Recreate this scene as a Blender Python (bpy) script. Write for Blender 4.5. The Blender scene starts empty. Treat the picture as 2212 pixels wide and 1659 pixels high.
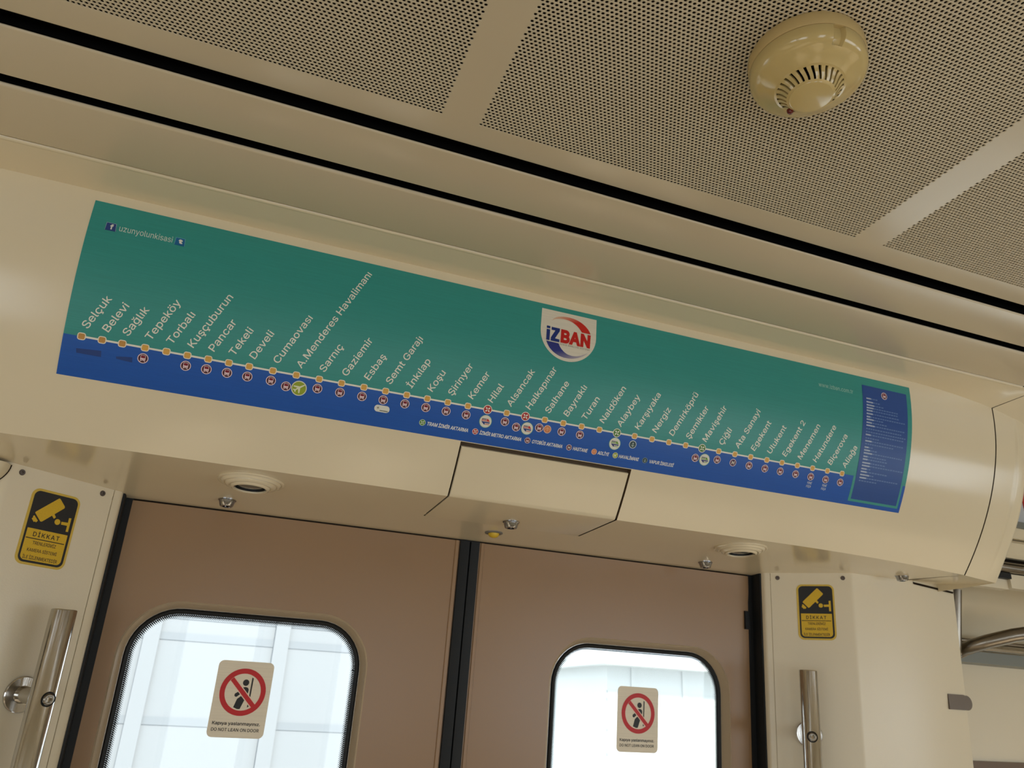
import bpy, bmesh, math, random
import numpy as np
from mathutils import Matrix, Vector

random.seed(4)
SC = bpy.context.scene
C = SC.collection
Z0 = 1.63            # eye height above the car floor; all z below are relative to the eye
PI = math.pi

# ------------------------------------------------------------------ camera
cam_d = bpy.data.cameras.new('camera')
cam = bpy.data.objects.new('camera', cam_d)
C.objects.link(cam)
Rm = [[0.9339773201063509, -0.3542627334274918, 0.046736294583221955],
      [0.1805137339738605, 0.3548885147805585, -0.9173161581063362],
      [0.30838475541716087, 0.8651890300857011, 0.3954071127901094]]
# rows are the camera's right, down and forward axes in car coordinates
right, down, fwd = [Vector(r) for r in Rm]
M = Matrix.Identity(4)
for i in range(3):
    M[i][0] = right[i]; M[i][1] = -down[i]; M[i][2] = -fwd[i]
M[0][3], M[1][3], M[2][3] = 0, 0, Z0
cam.matrix_world = M
cam_d.sensor_fit = 'HORIZONTAL'
cam_d.sensor_width = 36.0
cam_d.lens = 1674.1387 / 2212 * 36.0
cam_d.clip_start = 0.02
cam_d.clip_end = 200
cam_d.dof.use_dof = True
cam_d.dof.focus_distance = 1.0
cam_d.dof.aperture_fstop = 12
SC.camera = cam

# ------------------------------------------------------------------ world, light, exposure
w = bpy.data.worlds.new('sky'); SC.world = w; w.use_nodes = True
bg = w.node_tree.nodes['Background']
bg.inputs['Color'].default_value = (0.86, 0.94, 1.0, 1)
bg.inputs['Strength'].default_value = 4.0
SC.view_settings.view_transform = 'Standard'
SC.view_settings.look = 'None'
SC.view_settings.exposure = 0.0
SC.view_settings.gamma = 1.0
SC.view_settings.use_curve_mapping = False
SC.cycles.max_bounces = 14
SC.cycles.diffuse_bounces = 8
SC.cycles.glossy_bounces = 6
SC.cycles.transparent_max_bounces = 16
SC.cycles.sample_clamp_indirect = 4.0
SC.cycles.caustics_reflective = False
SC.cycles.caustics_refractive = False

def area(name, loc, rot, sx, sy, energy=0.0, col=(1, 1, 1), portal=False):
    d = bpy.data.lights.new(name, 'AREA'); d.shape = 'RECTANGLE'; d.size = sx; d.size_y = sy
    d.energy = energy; d.color = col
    if portal: d.cycles.is_portal = True
    o = bpy.data.objects.new(name, d); C.objects.link(o)
    o.location = (loc[0], loc[1], loc[2] + Z0); o.rotation_euler = rot
    return o
sun_d = bpy.data.lights.new('sun', 'SUN'); sun_d.energy = 9.0; sun_d.angle = math.radians(3); sun_d.color = (1, .93, .80)
sun = bpy.data.objects.new('sun', sun_d); C.objects.link(sun)      # high sun on the far side of the car, falling on the floor
sun.rotation_euler = Vector((-.22, 1.0, -.98)).to_track_quat('-Z', 'Y').to_euler()
# daylight enters through the windows: sampling portals in the openings (they give no light of their own)
for x0, x1 in ((-0.12, 0.26), (0.655, 1.03)):
    area('door_portal', ((x0 + x1) / 2, 1.53, -0.32), (-PI / 2, 0, 0), x1 - x0 + .02, 0.93, portal=True)
WIN_B = [(-3.6, -2.2), (-1.9, -0.95), (-0.12, 0.26), (0.655, 1.03), (1.55, 2.95), (3.2, 4.6)]   # windows behind the camera
for x0, x1 in WIN_B:
    area('window_portal', ((x0 + x1) / 2, -1.42, -0.35), (PI / 2, 0, 0), x1 - x0, 0.86, portal=True)
WIN_S = [(-3.6, -2.2), (-1.9, -0.75), (1.60, 3.1), (3.3, 4.7)]                 # saloon windows on the door side
for x0, x1 in WIN_S:
    area('window_portal', ((x0 + x1) / 2, 1.56, -0.45), (-PI / 2, 0, 0), x1 - x0, 0.76, portal=True)

# ------------------------------------------------------------------ materials
def srgb(r, g, b):
    f = lambda v: (v / 255 / 12.92) if v / 255 <= .04045 else ((v / 255 + .055) / 1.055) ** 2.4
    return (f(r), f(g), f(b), 1)
MATS = {}
def mat(name, col, rough=.5, metal=0.0, spec=.5, noise=0.0, nscale=6.0, bump=0.0, bscale=300.0, coat=0.0, aniso=None, rvar=0.0):
    if name in MATS: return MATS[name]
    m = bpy.data.materials.new(name); m.use_nodes = True; MATS[name] = m
    nt = m.node_tree; b = nt.nodes['Principled BSDF']
    b.inputs['Base Color'].default_value = (*col[:3], 1)
    b.inputs['Roughness'].default_value = rough
    b.inputs['Metallic'].default_value = metal
    b.inputs['Specular IOR Level'].default_value = spec
    b.inputs['Coat Weight'].default_value = coat
    b.inputs['Coat Roughness'].default_value = .06
    tc = nt.nodes.new('ShaderNodeTexCoord')
    if noise or rvar:
        n = nt.nodes.new('ShaderNodeTexNoise'); n.inputs['Scale'].default_value = nscale
        n.inputs['Detail'].default_value = 5
        nt.links.new(tc.outputs['Object'], n.inputs['Vector'])
        if noise:
            mx = nt.nodes.new('ShaderNodeMix'); mx.data_type = 'RGBA'
            mx.inputs['A'].default_value = (*[c * (1 - noise) for c in col[:3]], 1)
            mx.inputs['B'].default_value = (*[min(1, c * (1 + noise)) for c in col[:3]], 1)
            nt.links.new(n.outputs['Fac'], mx.inputs['Factor'])
            nt.links.new(mx.outputs['Result'], b.inputs['Base Color'])
        if rvar:
            mr = nt.nodes.new('ShaderNodeMapRange')
            mr.inputs['From Min'].default_value = .3; mr.inputs['From Max'].default_value = .7
            mr.inputs['To Min'].default_value = max(0, rough - rvar); mr.inputs['To Max'].default_value = rough + rvar
            nt.links.new(n.outputs['Fac'], mr.inputs['Value']); nt.links.new(mr.outputs['Result'], b.inputs['Roughness'])
    if bump:
        n2 = nt.nodes.new('ShaderNodeTexNoise'); n2.inputs['Scale'].default_value = bscale
        mp = nt.nodes.new('ShaderNodeMapping')
        if aniso: mp.inputs['Scale'].default_value = aniso
        nt.links.new(tc.outputs['Object'], mp.inputs['Vector']); nt.links.new(mp.outputs['Vector'], n2.inputs['Vector'])
        bp = nt.nodes.new('ShaderNodeBump'); bp.inputs['Strength'].default_value = bump; bp.inputs['Distance'].default_value = .001
        nt.links.new(n2.outputs['Fac'], bp.inputs['Height']); nt.links.new(bp.outputs['Normal'], b.inputs['Normal'])
    return m
CREAM = mat('cream_gloss_paint', (.68, .60, .435), .17, noise=.035, nscale=3, bump=.04, bscale=40, rvar=.04)
CREAM_P = mat('cream_pillar_paint', (.68, .61, .465), .28, noise=.03, nscale=4, bump=.1, bscale=500)
CEIL = mat('ceiling_enamel', (.55, .47, .335), .2, noise=.03, nscale=3, bump=.04, bscale=60, rvar=.05)
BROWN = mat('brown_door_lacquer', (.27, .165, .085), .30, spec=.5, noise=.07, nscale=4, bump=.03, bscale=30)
BROWN_LIT = mat('lit_window_bevel', (.44, .35, .24), .35)  # door brown made paler: the daylight on the bevel is in the colour
RUBBER = mat('black_rubber', (.008, .009, .010), .5, spec=.25, bump=.2, bscale=400)
BLACK = mat('black_void', (.004, .004, .004), .95, spec=0)
CAVITY = mat('brown_cavity', (.022, .014, .008), .9, spec=.1)
GAP = mat('brown_gap', (.13, .085, .05), .8, spec=.1)
STEEL = mat('brushed_steel', (.54, .52, .49), .12, metal=1, bump=.06, bscale=60, aniso=(20, 20, .4))
STEEL_D = mat('dull_steel', (.26, .23, .19), .28, metal=1, bump=.1, bscale=200)
CHROME = mat('bright_chrome', (.36, .37, .39), .12, metal=1)
SCREW = mat('dark_screw', (.10, .08, .07), .4, metal=.8)
GREY = mat('grey_plastic', (.17, .165, .15), .5)
GREY_AL = mat('grey_aluminium', (.21, .22, .20), .4, metal=.4)
DET = mat('yellowed_plastic', (.50, .385, .165), .14, noise=.04, nscale=20, coat=.3)
DET_M = mat('yellowed_matt_plastic', (.50, .37, .165), .5, noise=.05, nscale=30, bump=.2, bscale=900)
LED = mat('dark_red_lens', (.10, .006, .004), .2)
AMBER = mat('amber_dome', (.62, .42, .03), .25)
FLOOR = mat('grey_floor', (.58, .48, .35), .45, noise=.1, nscale=30)
LENS = mat('grey_lamp_lens', (.14, .14, .12), .08, spec=.8)
FACADE = mat('pale_facade', (.19, .205, .22), .8, noise=.05, nscale=1)
GROUND = mat('pale_paving', (.55, .55, .53), .9, noise=.05, nscale=2)
FACADE_D = mat('grey_facade_band', (.165, .182, .20), .8, noise=.1, nscale=2)
WHITE_PANEL = mat('white_panel', (.50, .52, .54), .4)
REDP = mat('red_print', (.45, .02, .01), .4)
SEAT = mat('dark_window_frame', (.13, .08, .045), .4)

def print_mat(name, rough):
    m = bpy.data.materials.new(name); m.use_nodes = True
    nt = m.node_tree; b = nt.nodes['Principled BSDF']
    a = nt.nodes.new('ShaderNodeAttribute'); a.attribute_name = 'Col'
    tc = nt.nodes.new('ShaderNodeTexCoord'); mp = nt.nodes.new('ShaderNodeMapping')
    mp.inputs['Scale'].default_value = (3, 120, 120)
    n = nt.nodes.new('ShaderNodeTexNoise'); n.inputs['Scale'].default_value = 6; n.inputs['Detail'].default_value = 3
    nt.links.new(tc.outputs['Object'], mp.inputs['Vector']); nt.links.new(mp.outputs['Vector'], n.inputs['Vector'])
    mx = nt.nodes.new('ShaderNodeMix'); mx.data_type = 'RGBA'; mx.blend_type = 'MULTIPLY'
    mx.inputs['Factor'].default_value = 1
    cr = nt.nodes.new('ShaderNodeMapRange'); cr.inputs['To Min'].default_value = .86; cr.inputs['To Max'].default_value = 1.1
    nt.links.new(n.outputs['Fac'], cr.inputs['Value'])
    nt.links.new(a.outputs['Color'], mx.inputs['A']); nt.links.new(cr.outputs['Result'], mx.inputs['B'])
    nt.links.new(mx.outputs['Result'], b.inputs['Base Color'])
    b.inputs['Roughness'].default_value = rough
    b.inputs['Specular IOR Level'].default_value = .36
    bp = nt.nodes.new('ShaderNodeBump'); bp.inputs['Strength'].default_value = .12; bp.inputs['Distance'].default_value = .0006
    nt.links.new(n.outputs['Fac'], bp.inputs['Height']); nt.links.new(bp.outputs['Normal'], b.inputs['Normal'])
    return m
INK = print_mat('printed_film', .36)
INK2 = print_mat('printed_sticker', .45)

g = bpy.data.materials.new('window_glass'); g.use_nodes = True; GLASS = g
nt = g.node_tree; nt.nodes.clear()
out = nt.nodes.new('ShaderNodeOutputMaterial'); tr = nt.nodes.new('ShaderNodeBsdfTransparent'); gl = nt.nodes.new('ShaderNodeBsdfGlossy')
tr.inputs['Color'].default_value = (.93, .97, .98, 1); gl.inputs['Roughness'].default_value = .02
fr = nt.nodes.new('ShaderNodeFresnel'); fr.inputs['IOR'].default_value = 1.45; mxs = nt.nodes.new('ShaderNodeMixShader')
nt.links.new(fr.outputs[0], mxs.inputs[0]); nt.links.new(tr.outputs[0], mxs.inputs[1]); nt.links.new(gl.outputs[0], mxs.inputs[2])
nt.links.new(mxs.outputs[0], out.inputs[0])

# ------------------------------------------------------------------ mesh helpers
def tag(o, label=None, cat=None, group=None, kind=None):
    if label: o['label'] = label
    if cat: o['category'] = cat
    if group: o['group'] = group
    if kind: o['kind'] = kind
    return o
def empty(name, loc=(0, 0, 0)):
    o = bpy.data.objects.new(name, None); C.objects.link(o)
    o.empty_display_size = .05
    o.location = (loc[0], loc[1], loc[2] + Z0)
    return o
class MB:
    """collects faces; build() links them as one mesh object"""
    def __init__(s): s.v = []; s.f = []; s.m = []; s.c = []; s.mats = []
    def mi(s, m):
        if m not in s.mats: s.mats.append(m)
        return s.mats.index(m)
    def add(s, vs, fs, m, col=None):
        b = len(s.v); s.v += [tuple(p) for p in vs]; k = s.mi(m)
        for f in fs:
            s.f.append(tuple(b + i for i in f)); s.m.append(k); s.c.append(col or (1, 1, 1, 1))
        return s
    def box(s, x0, x1, y0, y1, z0, z1, m):
        v = [(x, y, z) for x in (x0, x1) for y in (y0, y1) for z in (z0, z1)]
        return s.add(v, [(0, 1, 3, 2), (4, 6, 7, 5), (0, 4, 5, 1), (2, 3, 7, 6), (0, 2, 6, 4), (1, 5, 7, 3)], m)
    def grid(s, P, m, col=None, close=False):
        """P: rows of points"""
        n = len(P[0]); vs = [p for r in P for p in r]; fs = []
        for i in range(len(P) - 1):
            for j in range(n if close else n - 1):
                a, b = i * n + j, i * n + (j + 1) % n
                fs.append((a, b, b + n, a + n))
        return s.add(vs, fs, m, col)
    def tube(s, pts, r, m, n=20, caps=True):
        pts = [Vector(p) for p in pts]; rows = []
        rs = r if isinstance(r, (list, tuple)) else [r] * len(pts)
        u = None
        for i, p in enumerate(pts):
            t = (pts[min(i + 1, len(pts) - 1)] - pts[max(i - 1, 0)]).normalized()
            if u is None:
                u = t.cross(Vector((0.3, 0.2, 1)) if abs(t.z) < .9 else Vector((1, 0.1, 0))).normalized()
            u = (u - t * u.dot(t)).normalized(); vv = t.cross(u)
            rows.append([p + (u * math.cos(a) + vv * math.sin(a)) * rs[i] for a in [2 * PI * k / n for k in range(n)]])
        s.grid(rows, m, close=True)
        if caps:
            s.add(rows[0], [tuple(range(n))[::-1]], m); s.add(rows[-1], [tuple(range(n))], m)
        return s
    def lathe(s, prof, m, c=(0, 0, 0), axis=(0, 0, -1), n=48, a0=0.0):
        """prof: (radius, height along axis)"""
        ax = Vector(axis).normalized(); c = Vector(c)
        u = ax.cross(Vector((1, 0, 0)) if abs(ax.x) < .9 else Vector((0, 1, 0))).normalized(); vv = ax.cross(u)
        rows = [[c + ax * h + (u * math.cos(a0 + 2 * PI * k / n) + vv * math.sin(a0 + 2 * PI * k / n)) * r for k in range(n)] for r, h in prof]
        return s.grid(rows, m, close=True)
    def build(s, name, parent=None, loc=(0, 0, 0), smooth=30, flip=None):
        me = bpy.data.meshes.new(name)
        v = np.array(s.v, dtype=float).reshape(-1, 3) - np.array(loc)
        me.from_pydata(v.tolist(), [], s.f)
        for m in s.mats: me.materials.append(m)
        me.polygons.foreach_set('material_index', s.m)
        if any(c != (1, 1, 1, 1) for c in s.c):
            at = me.color_attributes.new('Col', 'FLOAT_COLOR', 'CORNER')
            cols = []
            for f, c in zip(s.f, s.c): cols += list(c) * len(f)
            at.data.foreach_set('color', cols)
        me.validate(); me.update()
        bm = bmesh.new(); bm.from_mesh(me)
        if flip is None:
            bmesh.ops.recalc_face_normals(bm, faces=bm.faces)
        bm.to_mesh(me); bm.free()
        if smooth:
            me.shade_smooth(); me.set_sharp_from_angle(angle=math.radians(smooth))
        o = bpy.data.objects.new(name, me); C.objects.link(o)
        if parent is None: o.location = (loc[0], loc[1], loc[2] + Z0)
        else:
            o.parent = parent
            pl = world_loc(parent)
            o.location = (loc[0] - pl[0], loc[1] - pl[1], loc[2] + Z0 - pl[2])
        return o
def world_loc(o):
    p = Vector(o.location)
    while o.parent: o = o.parent; p = p + Vector(o.location)
    return p
def struct(o): o['kind'] = 'structure'; return o

_txt = {}
try:        # Blender's own bundled sans; its built-in font stands in if it is missing
    import os
    FONT = bpy.data.fonts.load(os.path.join(bpy.utils.system_resource('DATAFILES'), 'fonts', 'Inter.woff2'))
except Exception:
    FONT = None
from mathutils.geometry import delaunay_2d_cdt
def text_mesh(body, bold=0.0, res=3, spacing=1.0):
    """outline loops of the lettering, each outer contour filled together with the holes inside it"""
    key = (body, bold, spacing)
    if key in _txt: return _txt[key]
    cu = bpy.data.curves.new('t', 'FONT'); cu.body = body; cu.size = 1; cu.resolution_u = res
    if FONT: cu.font = FONT
    cu.fill_mode = 'NONE'
    cu.space_character = spacing
    o = bpy.data.objects.new('t', cu); C.objects.link(o)
    dg = bpy.context.evaluated_depsgraph_get()
    me = bpy.data.meshes.new_from_object(o.evaluated_get(dg))
    co = [(v.co.x, v.co.y) for v in me.vertices]; nb = {}
    for e_ in me.edges:
        a, b_ = e_.vertices; nb.setdefault(a, []).append(b_); nb.setdefault(b_, []).append(a)
    bpy.data.objects.remove(o); bpy.data.curves.remove(cu)
    loops, seen = [], set()
    for st in range(len(co)):
        if st in seen or st not in nb: continue
        L, prev, cur = [], None, st
        while cur not in seen:
            seen.add(cur); L.append(co[cur])
            nx = [n for n in nb[cur] if n != prev and n not in seen]
            if not nx: break
            prev, cur = cur, min(nx) if prev is None else nx[0]
        if len(L) > 2: loops.append(L)
    bpy.data.meshes.remove(me)
    # triangulate everything at once, keep the triangles that the outlines wind around (overlapping strokes included)
    a2 = lambda P: sum(P[q][0] * P[(q + 1) % len(P)][1] - P[(q + 1) % len(P)][0] * P[q][1] for q in range(len(P)))
    sg = 1 if a2(max(loops, key=lambda P: abs(a2(P)))) > 0 else -1
    def heavier(P):                       # push the outline out by half the extra stroke weight
        Q = []
        for q in range(len(P)):
            a, b_, c = Vector(P[q - 1]), Vector(P[q]), Vector(P[(q + 1) % len(P)])
            u, v = (b_ - a), (c - b_)
            if u.length < 1e-7 or v.length < 1e-7: Q.append(P[q]); continue
            u.normalize(); v.normalize()
            n = Vector((u.y + v.y, -u.x - v.x)); k = max(.35, n.length_squared / 2)
            n = n / k * bold * sg; Q.append((b_.x + n.x, b_.y + n.y))
        return Q
    if bold: loops = [heavier(P) for P in loops]
    pts, edg = [], []
    for P in loops:
        k0 = len(pts); pts += P; edg += [(k0 + q, k0 + (q + 1) % len(P)) for q in range(len(P))]
    r = delaunay_2d_cdt([Vector(p) for p in pts], edg, [], 0, 1e-6)
    vs = [(v.x, v.y) for v in r[0]]; V_ = np.array(vs); T_ = np.array(r[2])
    cen_ = V_[T_].mean(1); A_ = np.array(pts)[[q[0] for q in edg]]; B_ = np.array(pts)[[q[1] for q in edg]]
    px, py = cen_[:, :1], cen_[:, 1:]
    side = (B_[:, 0] - A_[:, 0]) * (py - A_[:, 1]) - (px - A_[:, 0]) * (B_[:, 1] - A_[:, 1])
    wn = ((A_[:, 1] <= py) & (B_[:, 1] > py) & (side > 0)).sum(1) - ((A_[:, 1] > py) & (B_[:, 1] <= py) & (side < 0)).sum(1)
    fs = [tuple(int(q) for q in t) for t in T_[wn != 0]]
    _txt[key] = (vs, fs); return _txt[key]
def text_fit(body, x0, x1, y0, y1, bold=0.0, spacing=1.0, cap=True):
    """scaled so the ink spans x0..x1 and capitals run from y0 to y1"""
    vs, fs = text_mesh(body, bold, spacing=spacing)
    H = text_mesh('H', bold)[0]; hb, ht = min(p[1] for p in H), max(p[1] for p in H)
    xa, xb = min(p[0] for p in vs), max(p[0] for p in vs)
    return [(x0 + (x - xa) / (xb - xa) * (x1 - x0), y0 + (y - hb) / (ht - hb) * (y1 - y0)) for x, y in vs], fs

# ------------------------------------------------------------------ fascia profile (y, z relative to the eye)
S = 1.04
ZT, ZB = .6448, .3188
def fy(z): return S * (1 + 1.35 * (.605 - z / S) ** 2)
_z = np.linspace(.66, .29, 800); _y = np.array([fy(a) for a in _z])
_s = np.concatenate([[0], np.cumsum(np.hypot(np.diff(_y), np.diff(_z)))])
_s -= np.interp(-.605 * S, -_z, _s)
def zs(s): return float(np.interp(s, _s, _z))
def sz(z): return float(np.interp(-z, -_z, _s))
def F(x, s, off=0.0):
    z = zs(s); z2 = zs(s + .002)
    ty, tz = fy(z2) - fy(z), z2 - z; l = math.hypot(ty, tz)
    return (x, fy(z) + off * tz / l, z - off * ty / l)

# ================================================================== SETTING
# ---- floor, far walls
X0, X1 = -4.0, 5.2
YD, YB = 1.55, -1.36
b = MB().box(X0, X1, YB - .06, YD + .02, -Z0 - .05, -Z0, FLOOR); struct(b.build('floor', smooth=0))
b = MB().box(X0 - .05, X0, YB, YD, -Z0, .75, CREAM_P); struct(b.build('wall_left', smooth=0))
b = MB().box(X1, X1 + .05, YB, YD, -Z0, .75, CREAM_P); struct(b.build('wall_right', smooth=0))
def wall_with_openings(name, xa, xb, ya, yb, z0, z1, ops, zl, zh, m):
    b = MB(); b.box(xa, xb, ya, yb, z0, zl, m); b.box(xa, xb, ya, yb, zh, z1, m)
    xs = xa
    for a, c in ops:
        b.box(xs, a, ya, yb, zl, zh, m); xs = c
    b.box(xs, xb, ya, yb, zl, zh, m)
    return struct(b.build(name, smooth=0))
wall_with_openings('wall_front', X0, X1, YB - .05, YB, -Z0, .75, WIN_B, -.78, .08, CREAM_P)

bs = MB()
DXA, DXB = -.175, 1.118
bs.box(X0, X1, 1.535, 1.56, .33, .95, BLACK)
segs = [X0] + [v for a, c in WIN_S if a < 0 for v in (a, c)] + [DXA]
def shell(xa, xb, ops):
    x = xa
    for a, c in ops:
        bs.box(x, a, 1.53, 1.56, -Z0, .33, CAVITY); bs.box(a, c, 1.53, 1.56, -Z0, -.85, CAVITY); bs.box(a, c, 1.53, 1.56, -.05, .33, CAVITY); x = c
    bs.box(x, xb, 1.53, 1.56, -Z0, .33, CAVITY)
shell(X0, DXA, [w_ for w_ in WIN_S if w_[0] < 0]); shell(DXB, X1, [w_ for w_ in WIN_S if w_[0] > 1])
struct(bs.build('wall_outer', smooth=0))
bs = MB(); bs.box(X0 - .05, X1 + .05, YB - .06, 1.56, .86, .95, CAVITY); struct(bs.build('roof', smooth=0))
# ---- ceiling: dark plenum, edge strips, perforated panels
ceil = MB()
def strip(y0, y1, z=ZT, m=CEIL, x0=X0, x1=X1, e=.004, e1=None):
    """a long sheet facing down with folded edges (e = edge radius)"""
    prof = [(y0 + .0006, z + e + .001)]
    prof += [(y0 + e - e * math.cos(a), z + e - e * math.sin(a)) for a in [k * PI / 8 for k in range(5)]]
    e1 = e1 or e
    prof += [(y1 - e1 + e1 * math.sin(a), z + e1 - e1 * math.cos(a)) for a in [k * PI / 8 for k in range(5)]]
    prof += [(y1 - .0006, z + e1 + .001)]
    return [[(x0, y, zz) for y, zz in prof], [(x1, y, zz) for y, zz in prof]], m
def add_strip(b, *a, **k):
    P, m = strip(*a, **k); b.grid(P, m)
ceiling = empty('ceiling', (0.47, 0.06, ZT)); struct(ceiling)
bb = MB()
bb.add([(X0, YB, ZT + .11), (X1, YB, ZT + .11), (X1, YD, ZT + .11), (X0, YD, ZT + .11)], [(0, 1, 2, 3)], BLACK)
for ya_, yb_s in ((.7409, .7400), (.7639, .8427), (.8625, .9618)):   # black walls inside the air slots
    for yq in (ya_, yb_s): bb.add([(X0, yq, ZT + .0045), (X1, yq, ZT + .0045), (X1, yq, ZT + .11), (X0, yq, ZT + .11)], [(0, 1, 2, 3)], BLACK)
bb.build('plenum_backing', ceiling, loc=(0.47, .06, ZT + .11), smooth=0)
bb = MB(); bb.add([(X0, -.66, ZT + .016), (X1, -.66, ZT + .016), (X1, .735, ZT + .016), (X0, .735, ZT + .016)], [(0, 1, 2, 3)], CAVITY)
bb.build('acoustic_backing', ceiling, loc=(0.47, .06, ZT + .016), smooth=0)
# perforated sheet: hexagonally staggered punched holes, real holes with wall thickness
PP, PR, RH = .0051, .00449, .00180
NCOL, NROW = 110, 112
def perforated():
    me = bpy.data.meshes.new('perforated_panel')
    N = 12; T = .0012
    hole = np.array([(RH * math.cos(2 * PI * (k + .5) / N), RH * math.sin(2 * PI * (k + .5) / N)) for k in range(N)])
    hx, hy = PP / 2, PR / 2
    corner = np.array([(hx, hy), (-hx, hy), (-hx, -hy), (hx, -hy)])
    base = np.vstack([np.c_[hole, np.zeros(N)], np.c_[hole, np.full(N, T)], np.c_[corner, np.zeros(4)]])
    tris = []
    def near(k):
        a = (2 * PI * (k + .5) / N) % (2 * PI); return int(a // (PI / 2))
    for k in range(N):
        q = (k + 1) % N; ck, cq = near(k), near(q)
        tris.append((k, q, 2 * N + ck))
        if cq != ck: tris.append((q, 2 * N + cq, 2 * N + ck))
        tris.append((k, k + N, q + N)); tris.append((k, q + N, q))
    tris = np.array(tris)
    cells = []
    for j in range(NROW):
        off = PP / 2 if j % 2 else 0
        n = NCOL - (1 if j % 2 else 0)
        for i in range(n): cells.append(((i + .5) * PP + off, -(j + .5) * PR))
    cells = np.array(cells); nc = len(cells)
    V = base[None] + np.c_[cells, np.zeros(nc)][:, None, :]
    V = V.reshape(-1, 3); Tt = (tris[None] + (np.arange(nc) * len(base))[:, None, None]).reshape(-1, 3)
    # half cells that close the staggered rows
    ev, et = [], []
    for j in range(1, NROW, 2):
        for xa in (0, (NCOL - .5) * PP):
            k = len(V) + len(ev)
            ev += [(xa, -j * PR, 0), (xa + PP / 2, -j * PR, 0), (xa + PP / 2, -(j + 1) * PR, 0), (xa, -(j + 1) * PR, 0)]
            et += [(k, k + 1, k + 2), (k, k + 2, k + 3)]
    V = np.vstack([V, np.array(ev)]); Tt = np.vstack([Tt, np.array(et)])
    me.vertices.add(len(V)); me.vertices.foreach_set('co', V.ravel().astype(np.float32))
    me.loops.add(len(Tt) * 3); me.loops.foreach_set('vertex_index', Tt.ravel().astype(np.int32))
    me.polygons.add(len(Tt)); me.polygons.foreach_set('loop_start', (np.arange(len(Tt)) * 3).astype(np.int32))
    me.materials.append(CEIL)
    me.update(calc_edges=True); me.validate()
    return me
pm = perforated()
PW = NCOL * PP
HY1 = .7025; HY0 = HY1 - NROW * PR
PXS = [-1.0196, -.414, .1912, .8003, 1.4094]
for px in PXS:
    o = bpy.data.objects.new('perforated_panel', pm); C.objects.link(o); o.parent = ceiling
    o.location = (px - .47, HY1 - .06, 0)
# solid sheet around the panels
sb = MB()
e = .004
edge = [(HY1, ZT)] + [(.7414 - e + e * math.sin(a), ZT + e - e * math.cos(a)) for a in [k * PI / 8 for k in range(5)]] + [(.7410, ZT + .005)]
sb.grid([[(X0, y, z) for y, z in edge], [(X1, y, z) for y, z in edge]], CEIL)
xs = [X0] + [v for p in PXS for v in (p, p + PW)] + [X1]
for i in range(0, len(xs), 2):
    sb.add([(xs[i], HY0, ZT), (xs[i + 1], HY0, ZT), (xs[i + 1], HY1, ZT), (xs[i], HY1, ZT)], [(0, 1, 2, 3)], CEIL)
sb.add([(X0, -.62, ZT), (X1, -.62, ZT), (X1, HY0, ZT), (X0, HY0, ZT)], [(0, 1, 2, 3)], CEIL)
sb.build('ceiling_sheet', ceiling, loc=(.47, .06, ZT))
# strip between the two air slots
sb = MB(); add_strip(sb, .7632, .8430, e=.0022, e1=.001); sb.build('slot_strip', ceiling, loc=(.47, .80, ZT))
sb = MB(); add_strip(sb, .8618, .9622, e=.0036, e1=.001); sb.build('slot_strip', ceiling, loc=(.47, .91, ZT))
# far half of the ceiling, behind the camera
sb = MB(); add_strip(sb, YB, -.64); sb.build('ceiling_cove', ceiling, loc=(.47, -1, ZT))

# ---- header (fascia) over the door
header = empty('trim_1', (.47, 1.05, .45)); struct(header)
HL = loc0 = (.47, 1.05, .45)
XS0, XS1 = -.9, 1.4115                    # header from left to its right seam
FX0, FX1 = .3160, .6178                   # access flap
def droop(x):                             # the top flange comes down a little towards the seam
    t = max(0, (x - 1.18) / (XS1 - 1.18)); return .018 * t * t
def droop_b(x):
    t = max(0, (x - .95) / (XS1 - .95)); return .010 * t * t
def fpt(x, u, off=0.0):
    """u 0..1 from the top to the bottom edge"""
    sT = sz(ZT - droop(x)); sB = sz(ZB - droop_b(x)); return F(x, sT + (sB - sT) * u, off)
SFT = .2488                               # top edge of the flap opening (arc)
uT = (SFT - sz(ZT)) / (sz(ZB) - sz(ZT))
def xr(a, b, n): return [a + (b - a) * i / n for i in range(n + 1)]
hb = MB()
us = [i / 30 for i in range(31)]
hb.grid([[fpt(x, u) for u in us] for x in xr(XS0, FX0, 10)], CREAM)
hb.grid([[fpt(x, u * uT) for u in us] for x in xr(FX0, FX1, 6)], CREAM)
hb.grid([[fpt(x, u) for u in us] for x in xr(FX1, XS1, 24)], CREAM)
# flange running up to the ceiling joint, with a small bead on its front edge
def flange(x):
    d = droop(x); P = [(x, .9648, ZT + .006), (x, .9650, ZT + .003), (x, .966, ZT + .0005), (x, .9675, ZT - .0006), (x, .9705, ZT - .0006), (x, .9725, ZT + .0003)]
    for k in range(9):
        t = k / 8; y = .9725 + (fy(ZT - d) - .9725) * t
        P.append((x, y, ZT + .0003 * (1 - t) - d * t ** 1.5))
    return P
hb.grid([flange(x) for x in xr(XS0, 1.18, 6) + xr(1.18, XS1, 14)[1:]], CREAM)
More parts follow.
